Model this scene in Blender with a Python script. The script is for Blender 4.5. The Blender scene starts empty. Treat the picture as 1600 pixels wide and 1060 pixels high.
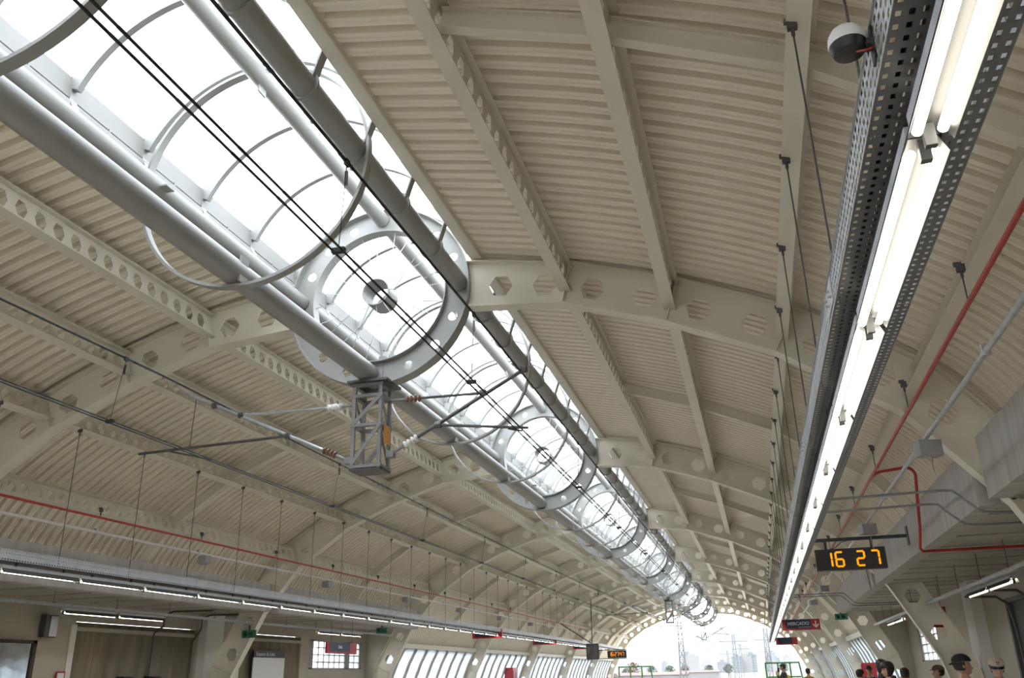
import bpy, math, random
from mathutils import Vector, Matrix
random.seed(7)
S = bpy.context.scene
COL = S.collection
PI = math.pi

# ------------------------------------------------------------------ camera
FPX = 1346.64
VPX, VPY, HS = 1193.18, 1047.48, -0.0235
_Y = Vector((VPX - 800, -(VPY - 530), -FPX)).normalized()
_Z = Vector((1, -HS, 0)).cross(_Y).normalized()
if _Z.y < 0:
    _Z = -_Z
_X = _Y.cross(_Z)
ROT = Matrix((_X, _Y, _Z))                       # camera -> world
cam = bpy.data.cameras.new('camera')
cam.sensor_width = 36
cam.lens = 36 * FPX / 1600
cam.clip_start = 0.05
cam.clip_end = 6000
camo = bpy.data.objects.new('camera', cam)
COL.objects.link(camo)
camo.matrix_world = Matrix.Translation((4.58, 0, 1.6)) @ ROT.to_4x4()
S.camera = camo

# ------------------------------------------------------------------ world / exposure
w = bpy.data.worlds.new('overcast')
S.world = w
w.use_nodes = True
bg = w.node_tree.nodes['Background']
bg.inputs[0].default_value = (0.93, 0.965, 1.0, 1)
bg.inputs[1].default_value = 4.3
TUBE_POWER = 8.0
S.view_settings.view_transform = 'Standard'
S.view_settings.look = 'None'
S.view_settings.gamma = 1
S.view_settings.use_curve_mapping = False
S.view_settings.exposure = 0.70
S.cycles.use_denoising = True
S.cycles.max_bounces = 8
S.cycles.diffuse_bounces = 5
S.cycles.adaptive_threshold = 0.03
S.cycles.transparent_max_bounces = 16
S.cycles.sample_clamp_indirect = 6

# ------------------------------------------------------------------ materials
def nt(m):
    m.use_nodes = True
    return m.node_tree, m.node_tree.nodes, m.node_tree.links

def mat(name, col, rough=0.5, metal=0.0, var=0.06, scale=3.0, stretch=(1, 1, 1), bump=0.0, bscale=20.0, dirt=None, dirt_amt=0.0):
    m = bpy.data.materials.new(name)
    t, N, L = nt(m)
    b = N['Principled BSDF']
    b.inputs['Roughness'].default_value = rough
    b.inputs['Metallic'].default_value = metal
    tc = N.new('ShaderNodeTexCoord')
    mp = N.new('ShaderNodeMapping')
    mp.inputs['Scale'].default_value = stretch
    L.new(tc.outputs['Object'], mp.inputs[0])
    no = N.new('ShaderNodeTexNoise')
    no.inputs['Scale'].default_value = scale
    no.inputs['Detail'].default_value = 5
    L.new(mp.outputs[0], no.inputs['Vector'])
    cr = N.new('ShaderNodeValToRGB')
    c = Vector(col)
    d = Vector(dirt) if dirt else c
    lo = c * (1 - var) * (1 - dirt_amt) + d * dirt_amt
    hi = c * (1 + var)
    cr.color_ramp.elements[0].color = (lo.x, lo.y, lo.z, 1)
    cr.color_ramp.elements[1].color = (min(hi.x, 1), min(hi.y, 1), min(hi.z, 1), 1)
    cr.color_ramp.elements[0].position = 0.3
    cr.color_ramp.elements[1].position = 0.7
    L.new(no.outputs['Fac'], cr.inputs[0])
    L.new(cr.outputs[0], b.inputs['Base Color'])
    if bump:
        n2 = N.new('ShaderNodeTexNoise')
        n2.inputs['Scale'].default_value = bscale
        L.new(mp.outputs[0], n2.inputs['Vector'])
        bp = N.new('ShaderNodeBump')
        bp.inputs['Strength'].default_value = bump
        bp.inputs['Distance'].default_value = 0.01
        L.new(n2.outputs['Fac'], bp.inputs['Height'])
        L.new(bp.outputs[0], b.inputs['Normal'])
    return m

def emit(name, col, power):
    m = bpy.data.materials.new(name)
    t, N, L = nt(m)
    N.remove(N['Principled BSDF'])
    e = N.new('ShaderNodeEmission')
    e.inputs[0].default_value = (*col, 1)
    e.inputs[1].default_value = power
    L.new(e.outputs[0], N['Material Output'].inputs[0])
    return m

def perforated(name, col, ax, px, py, hx, hy, rough, metal):
    """sheet steel with rows of slots cut through it; ax = the two object axes of the sheet"""
    m = mat(name, col, rough, metal, 0.12, 6.0)
    t, N, L = nt(m)
    b = N['Principled BSDF']
    tc = N.new('ShaderNodeTexCoord')
    sp = N.new('ShaderNodeSeparateXYZ')
    L.new(tc.outputs['Object'], sp.inputs[0])
    def mth(op, a, bv=None):
        n = N.new('ShaderNodeMath')
        n.operation = op
        if isinstance(a, (int, float)):
            n.inputs[0].default_value = a
        else:
            L.new(a, n.inputs[0])
        if bv is not None:
            if isinstance(bv, (int, float)):
                n.inputs[1].default_value = bv
            else:
                L.new(bv, n.inputs[1])
        return n.outputs[0]
    def inside(o, p, h):
        f = mth('FRACT', mth('MULTIPLY', o, 1.0 / p))
        return mth('LESS_THAN', mth('ABSOLUTE', mth('SUBTRACT', f, 0.5)), h / p)
    mask = mth('MULTIPLY', inside(sp.outputs[ax[0]], px, hx), inside(sp.outputs[ax[1]], py, hy))
    tr = N.new('ShaderNodeBsdfTransparent')
    mx = N.new('ShaderNodeMixShader')
    L.new(mask, mx.inputs[0])
    L.new(b.outputs[0], mx.inputs[1])
    L.new(tr.outputs[0], mx.inputs[2])
    L.new(mx.outputs[0], N['Material Output'].inputs[0])
    return m

def glazing(name, tint, body, fac):
    m = bpy.data.materials.new(name)
    t, N, L = nt(m)
    N.remove(N['Principled BSDF'])
    tr = N.new('ShaderNodeBsdfTransparent')
    tr.inputs[0].default_value = (*tint, 1)
    tl = N.new('ShaderNodeBsdfTranslucent')
    tl.inputs[0].default_value = (*body, 1)
    mx = N.new('ShaderNodeMixShader')
    mx.inputs[0].default_value = fac
    L.new(tr.outputs[0], mx.inputs[1])
    L.new(tl.outputs[0], mx.inputs[2])
    L.new(mx.outputs[0], N['Material Output'].inputs[0])
    return m

M = {}
M['steel'] = mat('cream_painted_steel', (0.70, 0.655, 0.55), 0.45, 0, 0.04, 1.5)
M['sheet'] = mat('cream_roof_sheet', (0.84, 0.775, 0.645), 0.38, 0, 0.03, 0.5)
M['white'] = mat('white_painted_steel', (0.30, 0.30, 0.285), 0.4, 0, 0.03, 2)
M['galv'] = mat('galvanised_steel', (0.50, 0.52, 0.54), 0.4, 0.6, 0.12, 9)
M['mast'] = mat('grey_mast_steel', (0.26, 0.26, 0.265), 0.5, 0.3, 0.12, 8)
M['dark'] = mat('dark_grey_steel', (0.10, 0.10, 0.10), 0.5, 0.4, 0.1, 6)
M['black'] = mat('black_coating', (0.018, 0.018, 0.02), 0.45, 0, 0.1, 6)
M['wire'] = mat('black_copper_wire', (0.02, 0.02, 0.022), 0.6, 0, 0.1, 6)
M['concrete'] = mat('board_marked_concrete', (0.45, 0.43, 0.40), 0.85, 0, 0.10, 2.0, (1, 4.0, 0.5), 0.25, 12, (0.33, 0.31, 0.285), 0.5)
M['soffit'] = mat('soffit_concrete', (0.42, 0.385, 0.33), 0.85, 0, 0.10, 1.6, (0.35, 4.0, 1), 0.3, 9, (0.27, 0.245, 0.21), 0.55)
M['wall'] = mat('beige_wall_paint', (0.40, 0.365, 0.30), 0.7, 0, 0.04, 1.3)
M['pilaster'] = mat('white_pilaster_paint', (0.62, 0.61, 0.57), 0.6, 0, 0.03, 1.3)
M['panel'] = mat('weathered_brown_board', (0.20, 0.165, 0.115), 0.7, 0, 0.22, 2.2, (1, 2.2, 0.3), 0.2, 14, (0.10, 0.085, 0.062), 0.6)
M['red'] = mat('red_pipe_paint', (0.42, 0.035, 0.022), 0.4, 0, 0.1, 5)
M['signred'] = mat('red_sign_face', (0.40, 0.012, 0.02), 0.4, 0, 0.05, 5)
M['navy'] = mat('navy_sign_face', (0.012, 0.018, 0.06), 0.4, 0, 0.08, 5)
M['signwhite'] = mat('white_lettering', (0.70, 0.70, 0.70), 0.5, 0, 0.02, 5)
M['green'] = mat('green_paint', (0.05, 0.27, 0.045), 0.45, 0, 0.08, 4)
M['exit'] = mat('exit_sign_green', (0.03, 0.16, 0.09), 0.4, 0, 0.08, 9)
M['yellow'] = mat('yellow_plate', (0.75, 0.52, 0.02), 0.5, 0, 0.06, 5)
M['orange'] = mat('orange_warning_plate', (0.62, 0.25, 0.015), 0.5, 0, 0.3, 30)
M['porcelain'] = mat('porcelain', (0.75, 0.74, 0.70), 0.25, 0, 0.03, 8)
M['brownins'] = mat('brown_insulator', (0.22, 0.12, 0.08), 0.3, 0, 0.05, 8)
M['box'] = mat('grey_speaker_plastic', (0.34, 0.34, 0.34), 0.6, 0, 0.05, 8)
M['floor'] = mat('platform_floor', (0.66, 0.61, 0.53), 0.6, 0, 0.06, 1.2)
M['ballast'] = mat('track_slab_concrete', (0.62, 0.58, 0.51), 0.9, 0, 0.1, 8, (1, 1, 1), 0.5, 30)
M['ground'] = mat('outside_ground', (0.085, 0.078, 0.068), 0.9, 0, 0.3, 0.05)
M['mirror'] = mat('grey_reflector', (0.06, 0.058, 0.052), 0.4, 0.2, 0.05, 5)
M['glassdark'] = mat('glossy_display_glass', (0.10, 0.11, 0.12), 0.05, 0.0, 0.5, 1.6, (1, 1, 1), 0, 1, (0.02, 0.02, 0.02), 0.5)
M['tube'] = emit('fluorescent_tube', (1.0, 0.95, 0.82), TUBE_POWER)
M['tubewarm'] = emit('fluorescent_tube_warm', (1.0, 0.88, 0.66), TUBE_POWER * 1.0)
M['led'] = emit('orange_led_segment', (1.0, 0.30, 0.005), 0.95)
M['perfb'] = perforated('perforated_tray_bottom', (0.20, 0.20, 0.21), (0, 1), 0.034, 0.052, 0.0075, 0.012, 0.45, 0.6)
M['perfs'] = perforated('perforated_tray_side', (0.52, 0.54, 0.56), (2, 1), 0.0375, 0.05, 0.010, 0.015, 0.45, 0.5)
M['sky_glass'] = glazing('skylight_polycarbonate', (0.93, 0.95, 0.97), (0.9, 0.92, 0.95), 0.25)
M['side_glass'] = glazing('side_glazing', (0.46, 0.485, 0.50), (0.55, 0.575, 0.59), 0.65)
M['pane'] = glazing('window_pane', (0.95, 0.97, 0.98), (0.9, 0.93, 0.95), 0.12)
M['tower'] = mat('weathered_tower_steel', (0.085, 0.09, 0.095), 0.7, 0, 0.1, 2)
M['posterglass'] = mat('mirror_like_poster_glass', (0.42, 0.44, 0.46), 0.06, 0.9, 0.1, 3, (1, 1, 1), 0.5, 1.6)
M['leaf'] = mat('tree_foliage', (0.04, 0.058, 0.03), 0.8, 0, 0.3, 1.5)
M['redleaf'] = mat('bare_tree_twigs', (0.13, 0.085, 0.06), 0.8, 0, 0.3, 1.5)
M['bark'] = mat('bark', (0.09, 0.07, 0.05), 0.9, 0, 0.2, 5)
M['city1'] = mat('pale_render', (0.17, 0.17, 0.17), 0.8, 0, 0.05, 0.05)
M['city2'] = mat('blue_grey_render', (0.085, 0.105, 0.125), 0.8, 0, 0.05, 0.05)
M['tile'] = mat('clay_roof', (0.085, 0.055, 0.048), 0.8, 0, 0.15, 0.3)
M['hill'] = mat('wooded_hill', (0.03, 0.045, 0.045), 0.95, 0, 0.2, 0.01)
M['skin'] = mat('skin_tan', (0.42, 0.235, 0.155), 0.5, 0, 0.05, 20)
M['skinpale'] = mat('skin_pale', (0.55, 0.34, 0.25), 0.5, 0, 0.05, 20)
M['hair'] = mat('dark_hair', (0.022, 0.015, 0.011), 0.5, 0, 0.3, 60, (1, 1, 0.1))
M['capblack'] = mat('black_cap_cloth', (0.014, 0.014, 0.016), 0.85, 0, 0.1, 40)
M['capwhite'] = mat('off_white_cap_cloth', (0.62, 0.52, 0.44), 0.85, 0, 0.05, 40)
M['capbrown'] = mat('brown_cap_cloth', (0.10, 0.06, 0.045), 0.85, 0, 0.1, 40)
M['lens'] = mat('blue_mirror_lens', (0.02, 0.06, 0.10), 0.08, 0.7, 0.3, 30)
M['eye'] = mat('eye_dark', (0.03, 0.02, 0.015), 0.3, 0, 0.1, 20)
M['lip'] = mat('lip', (0.35, 0.13, 0.10), 0.5, 0, 0.05, 20)
for n_, c_ in (('cloth_black', (0.02, 0.02, 0.022)), ('cloth_brown', (0.06, 0.045, 0.035)), ('cloth_charcoal', (0.05, 0.05, 0.055)),
               ('cloth_ochre', (0.28, 0.15, 0.04)), ('cloth_denim', (0.05, 0.07, 0.12)), ('cloth_navy', (0.02, 0.025, 0.05)), ('shoe', (0.03, 0.025, 0.02))):
    M[n_] = mat(n_, c_, 0.85, 0, 0.12, 25)

# ------------------------------------------------------------------ mesh helpers
class MB:
    def __init__(s):
        s.v, s.f, s.mi = [], [], []
        s.m = 0
    def add(s, vs, fs):
        o = len(s.v)
        s.v += [tuple(p) for p in vs]
        s.f += [tuple(i + o for i in f) for f in fs]
        s.mi += [s.m] * len(fs)
        return s
    def box(s, x0, x1, y0, y1, z0, z1):
        return s.add([(x0, y0, z0), (x1, y0, z0), (x1, y1, z0), (x0, y1, z0), (x0, y0, z1), (x1, y0, z1), (x1, y1, z1), (x0, y1, z1)],
                     [(0, 3, 2, 1), (4, 5, 6, 7), (0, 1, 5, 4), (1, 2, 6, 5), (2, 3, 7, 6), (3, 0, 4, 7)])
    def bar(s, a, b, w, h, up=(0, 0, 1)):
        """rectangular bar from a to b, w wide, h along up"""
        a, b = Vector(a), Vector(b)
        d = (b - a).normalized()
        sx = d.cross(Vector(up))
        if sx.length < 1e-4:
            sx = d.cross(Vector((0, 1, 0)))
        sx.normalize()
        u = sx.cross(d)
        q = [sx * (i * w / 2) + u * (j * h / 2) for i, j in ((-1, -1), (1, -1), (1, 1), (-1, 1))]
        return s.add([a + p for p in q] + [b + p for p in q], [(0, 3, 2, 1), (4, 5, 6, 7), (0, 1, 5, 4), (1, 2, 6, 5), (2, 3, 7, 6), (3, 0, 4, 7)])
    def tube(s, pts, r, n=8, caps=True):
        pts = [Vector(p) for p in pts]
        rs = r if isinstance(r, (list, tuple)) else [r] * len(pts)
        nrm = None
        rings = []
        for i, p in enumerate(pts):
            if i == 0: d = pts[1] - p
            elif i == len(pts) - 1: d = p - pts[i - 1]
            else: d = (pts[i + 1] - p).normalized() + (p - pts[i - 1]).normalized()
            if d.length < 1e-9: d = Vector((0, 0, 1))
            d.normalize()
            if nrm is None:
                nrm = d.cross(Vector((0.31, 0.17, 0.93)))
                if nrm.length < 1e-3: nrm = d.cross(Vector((1, 0, 0)))
            nrm = (nrm - d * nrm.dot(d)).normalized()
            b = d.cross(nrm)
            rings.append([p + (nrm * math.cos(2 * PI * k / n) + b * math.sin(2 * PI * k / n)) * rs[i] for k in range(n)])
        vs = [q for ring in rings for q in ring]
        fs = []
        for i in range(len(pts) - 1):
            for k in range(n):
                fs.append((i * n + k, i * n + (k + 1) % n, (i + 1) * n + (k + 1) % n, (i + 1) * n + k))
        if caps:
            fs.append(tuple(range(n - 1, -1, -1)))
            fs.append(tuple((len(pts) - 1) * n + k for k in range(n)))
        return s.add(vs, fs)
    def prism(s, poly, y0, y1):
        """polygon in (x, z) pushed from y0 to y1"""
        n = len(poly)
        return s.add([(x, y0, z) for x, z in poly] + [(x, y1, z) for x, z in poly],
                     [tuple(range(n - 1, -1, -1)), tuple(range(n, 2 * n))] + [(k, (k + 1) % n, n + (k + 1) % n, n + k) for k in range(n)])
    def strip(s, a, b, y0, y1):
        """plate between two (x, z) polylines a and b, from y0 to y1"""
        n = len(a)
        vs = [(x, y0, z) for x, z in a] + [(x, y0, z) for x, z in b] + [(x, y1, z) for x, z in a] + [(x, y1, z) for x, z in b]
        fs = []
        for i in range(n - 1):
            fs += [(i, i + 1, n + i + 1, n + i), (2 * n + i, 3 * n + i, 3 * n + i + 1, 2 * n + i + 1),
                   (i, 2 * n + i, 2 * n + i + 1, i + 1), (n + i, n + i + 1, 3 * n + i + 1, 3 * n + i)]
        fs += [(0, n, 3 * n, 2 * n), (n - 1, 3 * n - 1, 4 * n - 1, 2 * n - 1)]
        return s.add(vs, fs)
    def lathe(s, prof, c=(0, 0, 0), n=16, axis='z'):
        vs = []
        for r, h in prof:
            for k in range(n):
                a = 2 * PI * k / n
                p = (r * math.cos(a), r * math.sin(a), h)
                if axis == 'y': p = (p[0], h, p[1])
                if axis == 'x': p = (h, p[0], p[1])
                vs.append((p[0] + c[0], p[1] + c[1], p[2] + c[2]))
        fs = []
        for i in range(len(prof) - 1):
            for k in range(n):
                fs.append((i * n + k, i * n + (k + 1) % n, (i + 1) * n + (k + 1) % n, (i + 1) * n + k))
        fs.append(tuple(range(n - 1, -1, -1)))
        fs.append(tuple((len(prof) - 1) * n + k for k in range(n)))
        return s.add(vs, fs)
    def mesh(s, name, mats, smooth=False):
        me = bpy.data.meshes.new(name)
        me.from_pydata(s.v, [], s.f)
        for m_ in (mats if isinstance(mats, (list, tuple)) else [mats]):
            me.materials.append(M[m_] if isinstance(m_, str) else m_)
        me.polygons.foreach_set('material_index', s.mi)
        if smooth:
            me.polygons.foreach_set('use_smooth', [True] * len(me.polygons))
            try: me.set_sharp_from_angle(angle=math.radians(40))
            except Exception: pass
        me.update()
        return me

def link(name, me, parent=None, loc=None, rot=None, scale=None):
    o = bpy.data.objects.new(name, me)
    COL.objects.link(o)
    if parent: o.parent = parent
    if loc: o.location = loc
    if rot: o.rotation_euler = rot
    if scale: o.scale = scale
    return o
def tag(o, label, cat, group=None, kind=None):
    o['label'] = label
    o['category'] = cat
    if group: o['group'] = group
    if kind: o['kind'] = kind
    return o
def struct(o):
    o['kind'] = 'structure'
    return o
def empty(name, loc=(0, 0, 0), rz=0):
    o = link(name, None, None, loc)
    o.rotation_euler = (0, 0, rz)
    o.empty_display_size = 0.2
    return o
ORD = ['nearest', 'second nearest', 'third nearest', 'fourth nearest', 'fifth nearest', 'sixth nearest', 'seventh nearest', 'eighth nearest', 'ninth nearest', 'tenth nearest',
       'eleventh nearest', 'twelfth nearest', 'thirteenth nearest', 'fourteenth nearest', 'fifteenth nearest', 'sixteenth nearest', 'seventeenth nearest', 'eighteenth nearest',
       'nineteenth nearest', 'twentieth nearest'] + ['%s nearest' % x for x in ('twenty-first', 'twenty-second', 'twenty-third', 'twenty-fourth', 'twenty-fifth', 'twenty-sixth',
       'twenty-seventh', 'twenty-eighth', 'twenty-ninth', 'thirtieth', 'thirty-first', 'thirty-second', 'thirty-third', 'thirty-fourth', 'thirty-fifth', 'thirty-sixth', 'thirty-seventh', 'thirty-eighth', 'thirty-ninth', 'fortieth')]
SIDE = {1: 'right', -1: 'left'}
def fr(k): return 0.19 + 10 * k
CZ = 6.60                                        # height of the ring wheel hubs
# inner flange and outer edge of an arch, right half
NI = [(1.29, 6.23), (2.60, 6.11), (3.90, 5.68), (5.15, 5.13), (6.40, 4.27), (7.30, 3.18), (8.05, 1.75), (8.50, 0.0)]
NO = [(1.30, 6.90), (2.72, 6.67), (4.09, 6.24), (5.44, 5.65), (6.80, 4.78), (7.80, 3.50), (8.60, 2.00), (9.10, 0.0)]

# ------------------------------------------------------------------ ground, platforms
struct(link('ground', MB().box(-2500, 2500, 80.5, 6000, -1.4, -1.05).box(-2500, -9.4, -90, 80.5, -1.4, -1.05).box(9.4, 2500, -90, 80.5, -1.4, -1.05).mesh('ground', 'ground')))
struct(link('trackbed', MB().box(-3.6, 3.6, -90, 400, -1.05, -1.0).mesh('trackbed', 'ballast')))
struct(link('floor', MB().box(3.6, 9.4, -40, 80.4, -1.05, 0).mesh('floor', 'floor')))
struct(link('floor', MB().box(-9.4, -3.6, -40, 80.4, -1.05, 0).mesh('floor', 'floor')))

# ------------------------------------------------------------------ roof sheets (corrugated, one metre wide each)
def catmull(P, n):
    out = []
    P = [(2 * P[0][0] - P[1][0], 2 * P[0][1] - P[1][1])] + P + [(2 * P[-1][0] - P[-2][0], 2 * P[-1][1] - P[-2][1])]
    for i in range(1, len(P) - 2):
        for k in range(n):
            t = k / n
            q = []
            for j in (0, 1):
                a, b, c, d = P[i - 1][j], P[i][j], P[i + 1][j], P[i + 2][j]
                q.append(0.5 * (2 * b + (c - a) * t + (2 * a - 5 * b + 4 * c - d) * t * t + (3 * b - a - 3 * c + d) * t ** 3))
            out.append(tuple(q))
    out.append(P[-2])
    return out
SHEET = [(1.52, 6.995), (2.74, 6.73), (4.13, 6.30), (5.49, 5.71), (6.86, 4.83), (7.62, 3.92), (8.24, 2.72)]
def sheet_mesh(prof, sgn, name):
    pts = catmull(prof, 6)
    n = len(pts)
    nor = []
    for i in range(n):
        a, b = pts[max(i - 1, 0)], pts[min(i + 1, n - 1)]
        d = Vector((b[0] - a[0], b[1] - a[1])).normalized()
        nor.append((-d.y, d.x))
    nor = [(x, z) if z > 0 else (-x, -z) for x, z in nor]
    ys = []
    for k in range(5):
        ys += [(k * 0.2, 0), (k * 0.2 + 0.045, 0), (k * 0.2 + 0.052, 0.010), (k * 0.2 + 0.066, 0.010), (k * 0.2 + 0.073, 0), (k * 0.2 + 0.115, 0), (k * 0.2 + 0.128, 0.075), (k * 0.2 + 0.187, 0.075)]
    ys += [(1.0, 0), (1.035, -0.004)]
    mb = MB()
    vs = [((x + nx * h) * sgn, y, z + nz * h) for (y, h) in ys for (x, z), (nx, nz) in zip(pts, nor)]
    fs = [(j * n + i, j * n + i + 1, (j + 1) * n + i + 1, (j + 1) * n + i) for j in range(len(ys) - 1) for i in range(n - 1)]
    mb.add(vs, fs)
    return mb.mesh(name, 'sheet')
roof = struct(empty('ceiling', (0, 0, 0)))
for sg in (1, -1):
    long_ = sheet_mesh(SHEET, sg, 'roof_sheet')
    short = sheet_mesh(SHEET[:5] + [(7.50, 4.06), (7.72, 3.55)], sg, 'roof_sheet')
    for i in range(120):
        y = -39.81 + i
        link('roof_sheet', short if y < 30.1 else long_, roof, (0, y, 0.0))

# ------------------------------------------------------------------ arch frames
def hexcell(mb, P, u0, u1, hw, hh, y0, y1):
    """web plate cell with a hexagonal hole: P(u, v) -> (x, z), u in [u0,u1], v in [0,1]; hole half sizes in metres"""
    um = (u0 + u1) / 2
    c = Vector(P(um, 0.5))
    ex = (Vector(P(u1, 0.5)) - Vector(P(u0, 0.5))).normalized()
    ey = Vector((-ex.y, ex.x))
    if (Vector(P(um, 1)) - Vector(P(um, 0))).dot(ey) < 0: ey = -ey
    H = [c + ex * (hw * a) + ey * (hh * b) for a, b in ((1, 0), (0.5, 1), (-0.5, 1), (-1, 0), (-0.5, -1), (0.5, -1))]
    C = [Vector(P(u0, 0)), Vector(P(u1, 0)), Vector(P(u1, 1)), Vector(P(u0, 1))]
    vs = [(p.x, y0, p.y) for p in C + H] + [(p.x, y1, p.y) for p in C + H]
    f = [(0, 1, 9, 8), (1, 2, 5, 4), (1, 4, 9), (2, 3, 6, 5), (3, 0, 8, 7), (3, 7, 6)]
    fs = f + [tuple(i + 10 for i in reversed(q)) for q in f]
    fs += [(4 + k, 4 + (k + 1) % 6, 14 + (k + 1) % 6, 14 + k) for k in range(6)]
    mb.add(vs, fs)
web_me, fl_me = {}, {}
for sg in (1, -1):
    for i in range(7):
        a, b, c, d = NI[i], NI[i + 1], NO[i + 1], NO[i]
        def P(u, v, a=a, b=b, c=c, d=d):
            lo = (a[0] + (b[0] - a[0]) * u, a[1] + (b[1] - a[1]) * u)
            hi = (d[0] + (c[0] - d[0]) * u, d[1] + (c[1] - d[1]) * u)
            return (sg * (lo[0] + (hi[0] - lo[0]) * v), lo[1] + (hi[1] - lo[1]) * v)
        mb = MB()
        u0 = 0.12 if i == 0 else 0.0
        if u0:
            mb.prism([P(0, 0), P(u0, 0), P(u0, 1), P(0, 1)], -0.008, 0.008)
        um = (1 + u0) / 2
        hexcell(mb, P, u0, um, 0.165, 0.14, -0.008, 0.008)
        hexcell(mb, P, um, 1, 0.165, 0.14, -0.008, 0.008)
        # stiffener plate at the kink
        p, q = P(1, 0), P(1, 1)
        mb.bar((p[0], 0, p[1]), (q[0], 0, q[1]), 0.012, 0.19, (0, 1, 0))
        web_me[sg, i] = mb.mesh('web_panel', 'steel')
    def off(L_, t):
        return [(sg * x, z) for x, z in L_], [(sg * (x + t * 0.3), z + t) for x, z in L_]
    a, b = off(NI, 0.018)
    fl_me[sg, 'in'] = MB().strip(a, b, -0.105, 0.105).mesh('flange', 'steel')
    a, b = off(NO, 0.018)
    fl_me[sg, 'out'] = MB().strip(a, b, -0.105, 0.105).mesh('flange', 'steel')
for k in range(0, 9):
    t = empty('arch_frame', (0, fr(k), 0))
    if k == 0: lab = 'cream steel roof arch with hexagonal holes directly overhead of the viewer'
    elif k == 8: lab = 'cream steel roof arch at the open far end of the station hall'
    else: lab = 'cream steel roof arch with hexagonal holes, %s of the row ahead' % ORD[k - 1]
    tag(t, lab, 'roof arch', 'arches of the station roof')
    for sg in (1, -1):
        for i in range(7): link('web_panel', web_me[sg, i], t)
        link('flange', fl_me[sg, 'in'], t)
        link('flange', fl_me[sg, 'out'], t)

# ------------------------------------------------------------------ ring wheels
def ringstrip(mb, r0, r1, y0, y1, n=64, a0=0, a1=2 * PI):
    A = [(r0 * math.cos(a0 + (a1 - a0) * k / n), r0 * math.sin(a0 + (a1 - a0) * k / n)) for k in range(n + 1)]
    B = [(r1 * math.cos(a0 + (a1 - a0) * k / n), r1 * math.sin(a0 + (a1 - a0) * k / n)) for k in range(n + 1)]
    return mb.strip(A, B, y0, y1)
def ring_web():
    mb = MB()
    r0, r1, hr = 1.0, 1.33, 0.068
    for k in range(16):
        a0, a1 = (k - 0.5) * PI / 8, (k + 0.5) * PI / 8
        if k % 4 == 0:
            ringstrip(mb, r0, r1, -0.008, 0.008, 4, a0, a1)
            continue
        n = 16
        am, rm = (a0 + a1) / 2, 1.165
        inn, out = [], []
        for j in range(n):
            th = 2 * PI * j / n
            cx, sx = math.cos(th), math.sin(th)
            inn.append((rm + hr * cx, am + hr * sx / rm))
            m_ = max(abs(cx), abs(sx))
            out.append(((r0 + r1) / 2 + (r1 - r0) / 2 * cx / m_, am + (a1 - a0) / 2 * sx / m_))
        vs = []
        for y in (-0.008, 0.008):
            for L_ in (inn, out):
                vs += [(r * math.cos(a), y, r * math.sin(a)) for r, a in L_]
        fs = []
        for j in range(n):
            q = (j + 1) % n
            fs += [(j, q, n + q, n + j), (2 * n + j, 3 * n + j, 3 * n + q, 2 * n + q), (j, 2 * n + j, 2 * n + q, q)]
        mb.add(vs, fs)
    return mb.mesh('ring_web', 'white')
RW = ring_web()
RFO = ringstrip(MB(), 1.318, 1.336, -0.10, 0.10).mesh('outer_flange', 'white', True)
RFI = ringstrip(MB(), 0.985, 1.0, -0.085, 0.085).mesh('inner_flange', 'white', True)
HUB = ringstrip(MB(), 0.185, 0.20, -0.17, 0.17, 32).mesh('hub', 'white', True)
SPK = [MB().tube([(0.195, s_ * 0.15, 0), (0.99, 0, 0)], 0.005, 5).mesh('spoke', 'galv') for s_ in (-1, 1)]
for k in range(0, 9):
    t = empty('ring_wheel', (0, fr(k), CZ))
    tag(t, 'white spoked steel ring wheel with round holes under the skylight, ' + ('overhead' if k == 0 else ORD[k - 1] + ' ahead'), 'ring wheel', 'ring wheels of the skylight tube')
    link('ring_web', RW, t); link('outer_flange', RFO, t); link('inner_flange', RFI, t); link('hub', HUB, t)
    for j in range(24):
        link('spoke', SPK[j % 2], t, (0, 0, 0), (0, -j * PI / 12 - 0.06, 0))

# thin rings at the thirds of each bay
THIN = ringstrip(MB(), 1.30, 1.333, -0.045, 0.045).mesh('hoop_band', 'white', True)
TIE = MB().bar((1.0, 0, 0), (1.29, 0, 0), 0.02, 0.14, (0, 1, 0)).mesh('pipe_tie', 'white')
n_ = 0
for k in range(0, 8):
    for j in (1, 2):
        t = empty('thin_hoop', (0, fr(k) + 10 / 3 * j, CZ))
        tag(t, 'thin plain steel hoop around the skylight pipes, %s of them' % ORD[n_], 'hoop', 'thin hoops between the ring wheels')
        n_ += 1
        link('hoop_band', THIN, t)
        for a in range(4): link('pipe_tie', TIE, t, (0, 0, 0), (0, a * PI / 2, 0))

# longitudinal pipes of the tube, each one length between two wheels
for nm, px_, pz_, r, w_ in (('top', 0.0, 7.79, 0.105, 'topmost'), ('left', -1.20, 6.64, 0.11, 'left-hand'), ('bottom', -0.11, 5.45, 0.135, 'lowest'), ('right', 1.17, 6.63, 0.125, 'right-hand')):
    L_ = 10 - 0.06
    me = MB().tube([(0, 0.03, 0), (0, 0.03 + L_, 0)], r, 24).mesh('pipe', 'white', True)
    flm = MB().lathe([(r + 0.006, -0.014), (r + 0.03, -0.014), (r + 0.03, 0.014), (r + 0.006, 0.014)], (0, 0, 0), 20, 'y').mesh('collar', 'white')
    for k in range(0, 8):
        t = empty('skylight_pipe', (px_, fr(k), pz_))
        tag(t, '%s round white pipe of the skylight tube in the %s bay' % (w_, ORD[k]), 'pipe', 'pipes joining the ring wheels')
        link('pipe', me, t)
        if nm == 'right':
            for j in range(1, 9): link('collar', flm, t, (0, j * 10 / 9, 0))

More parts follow.
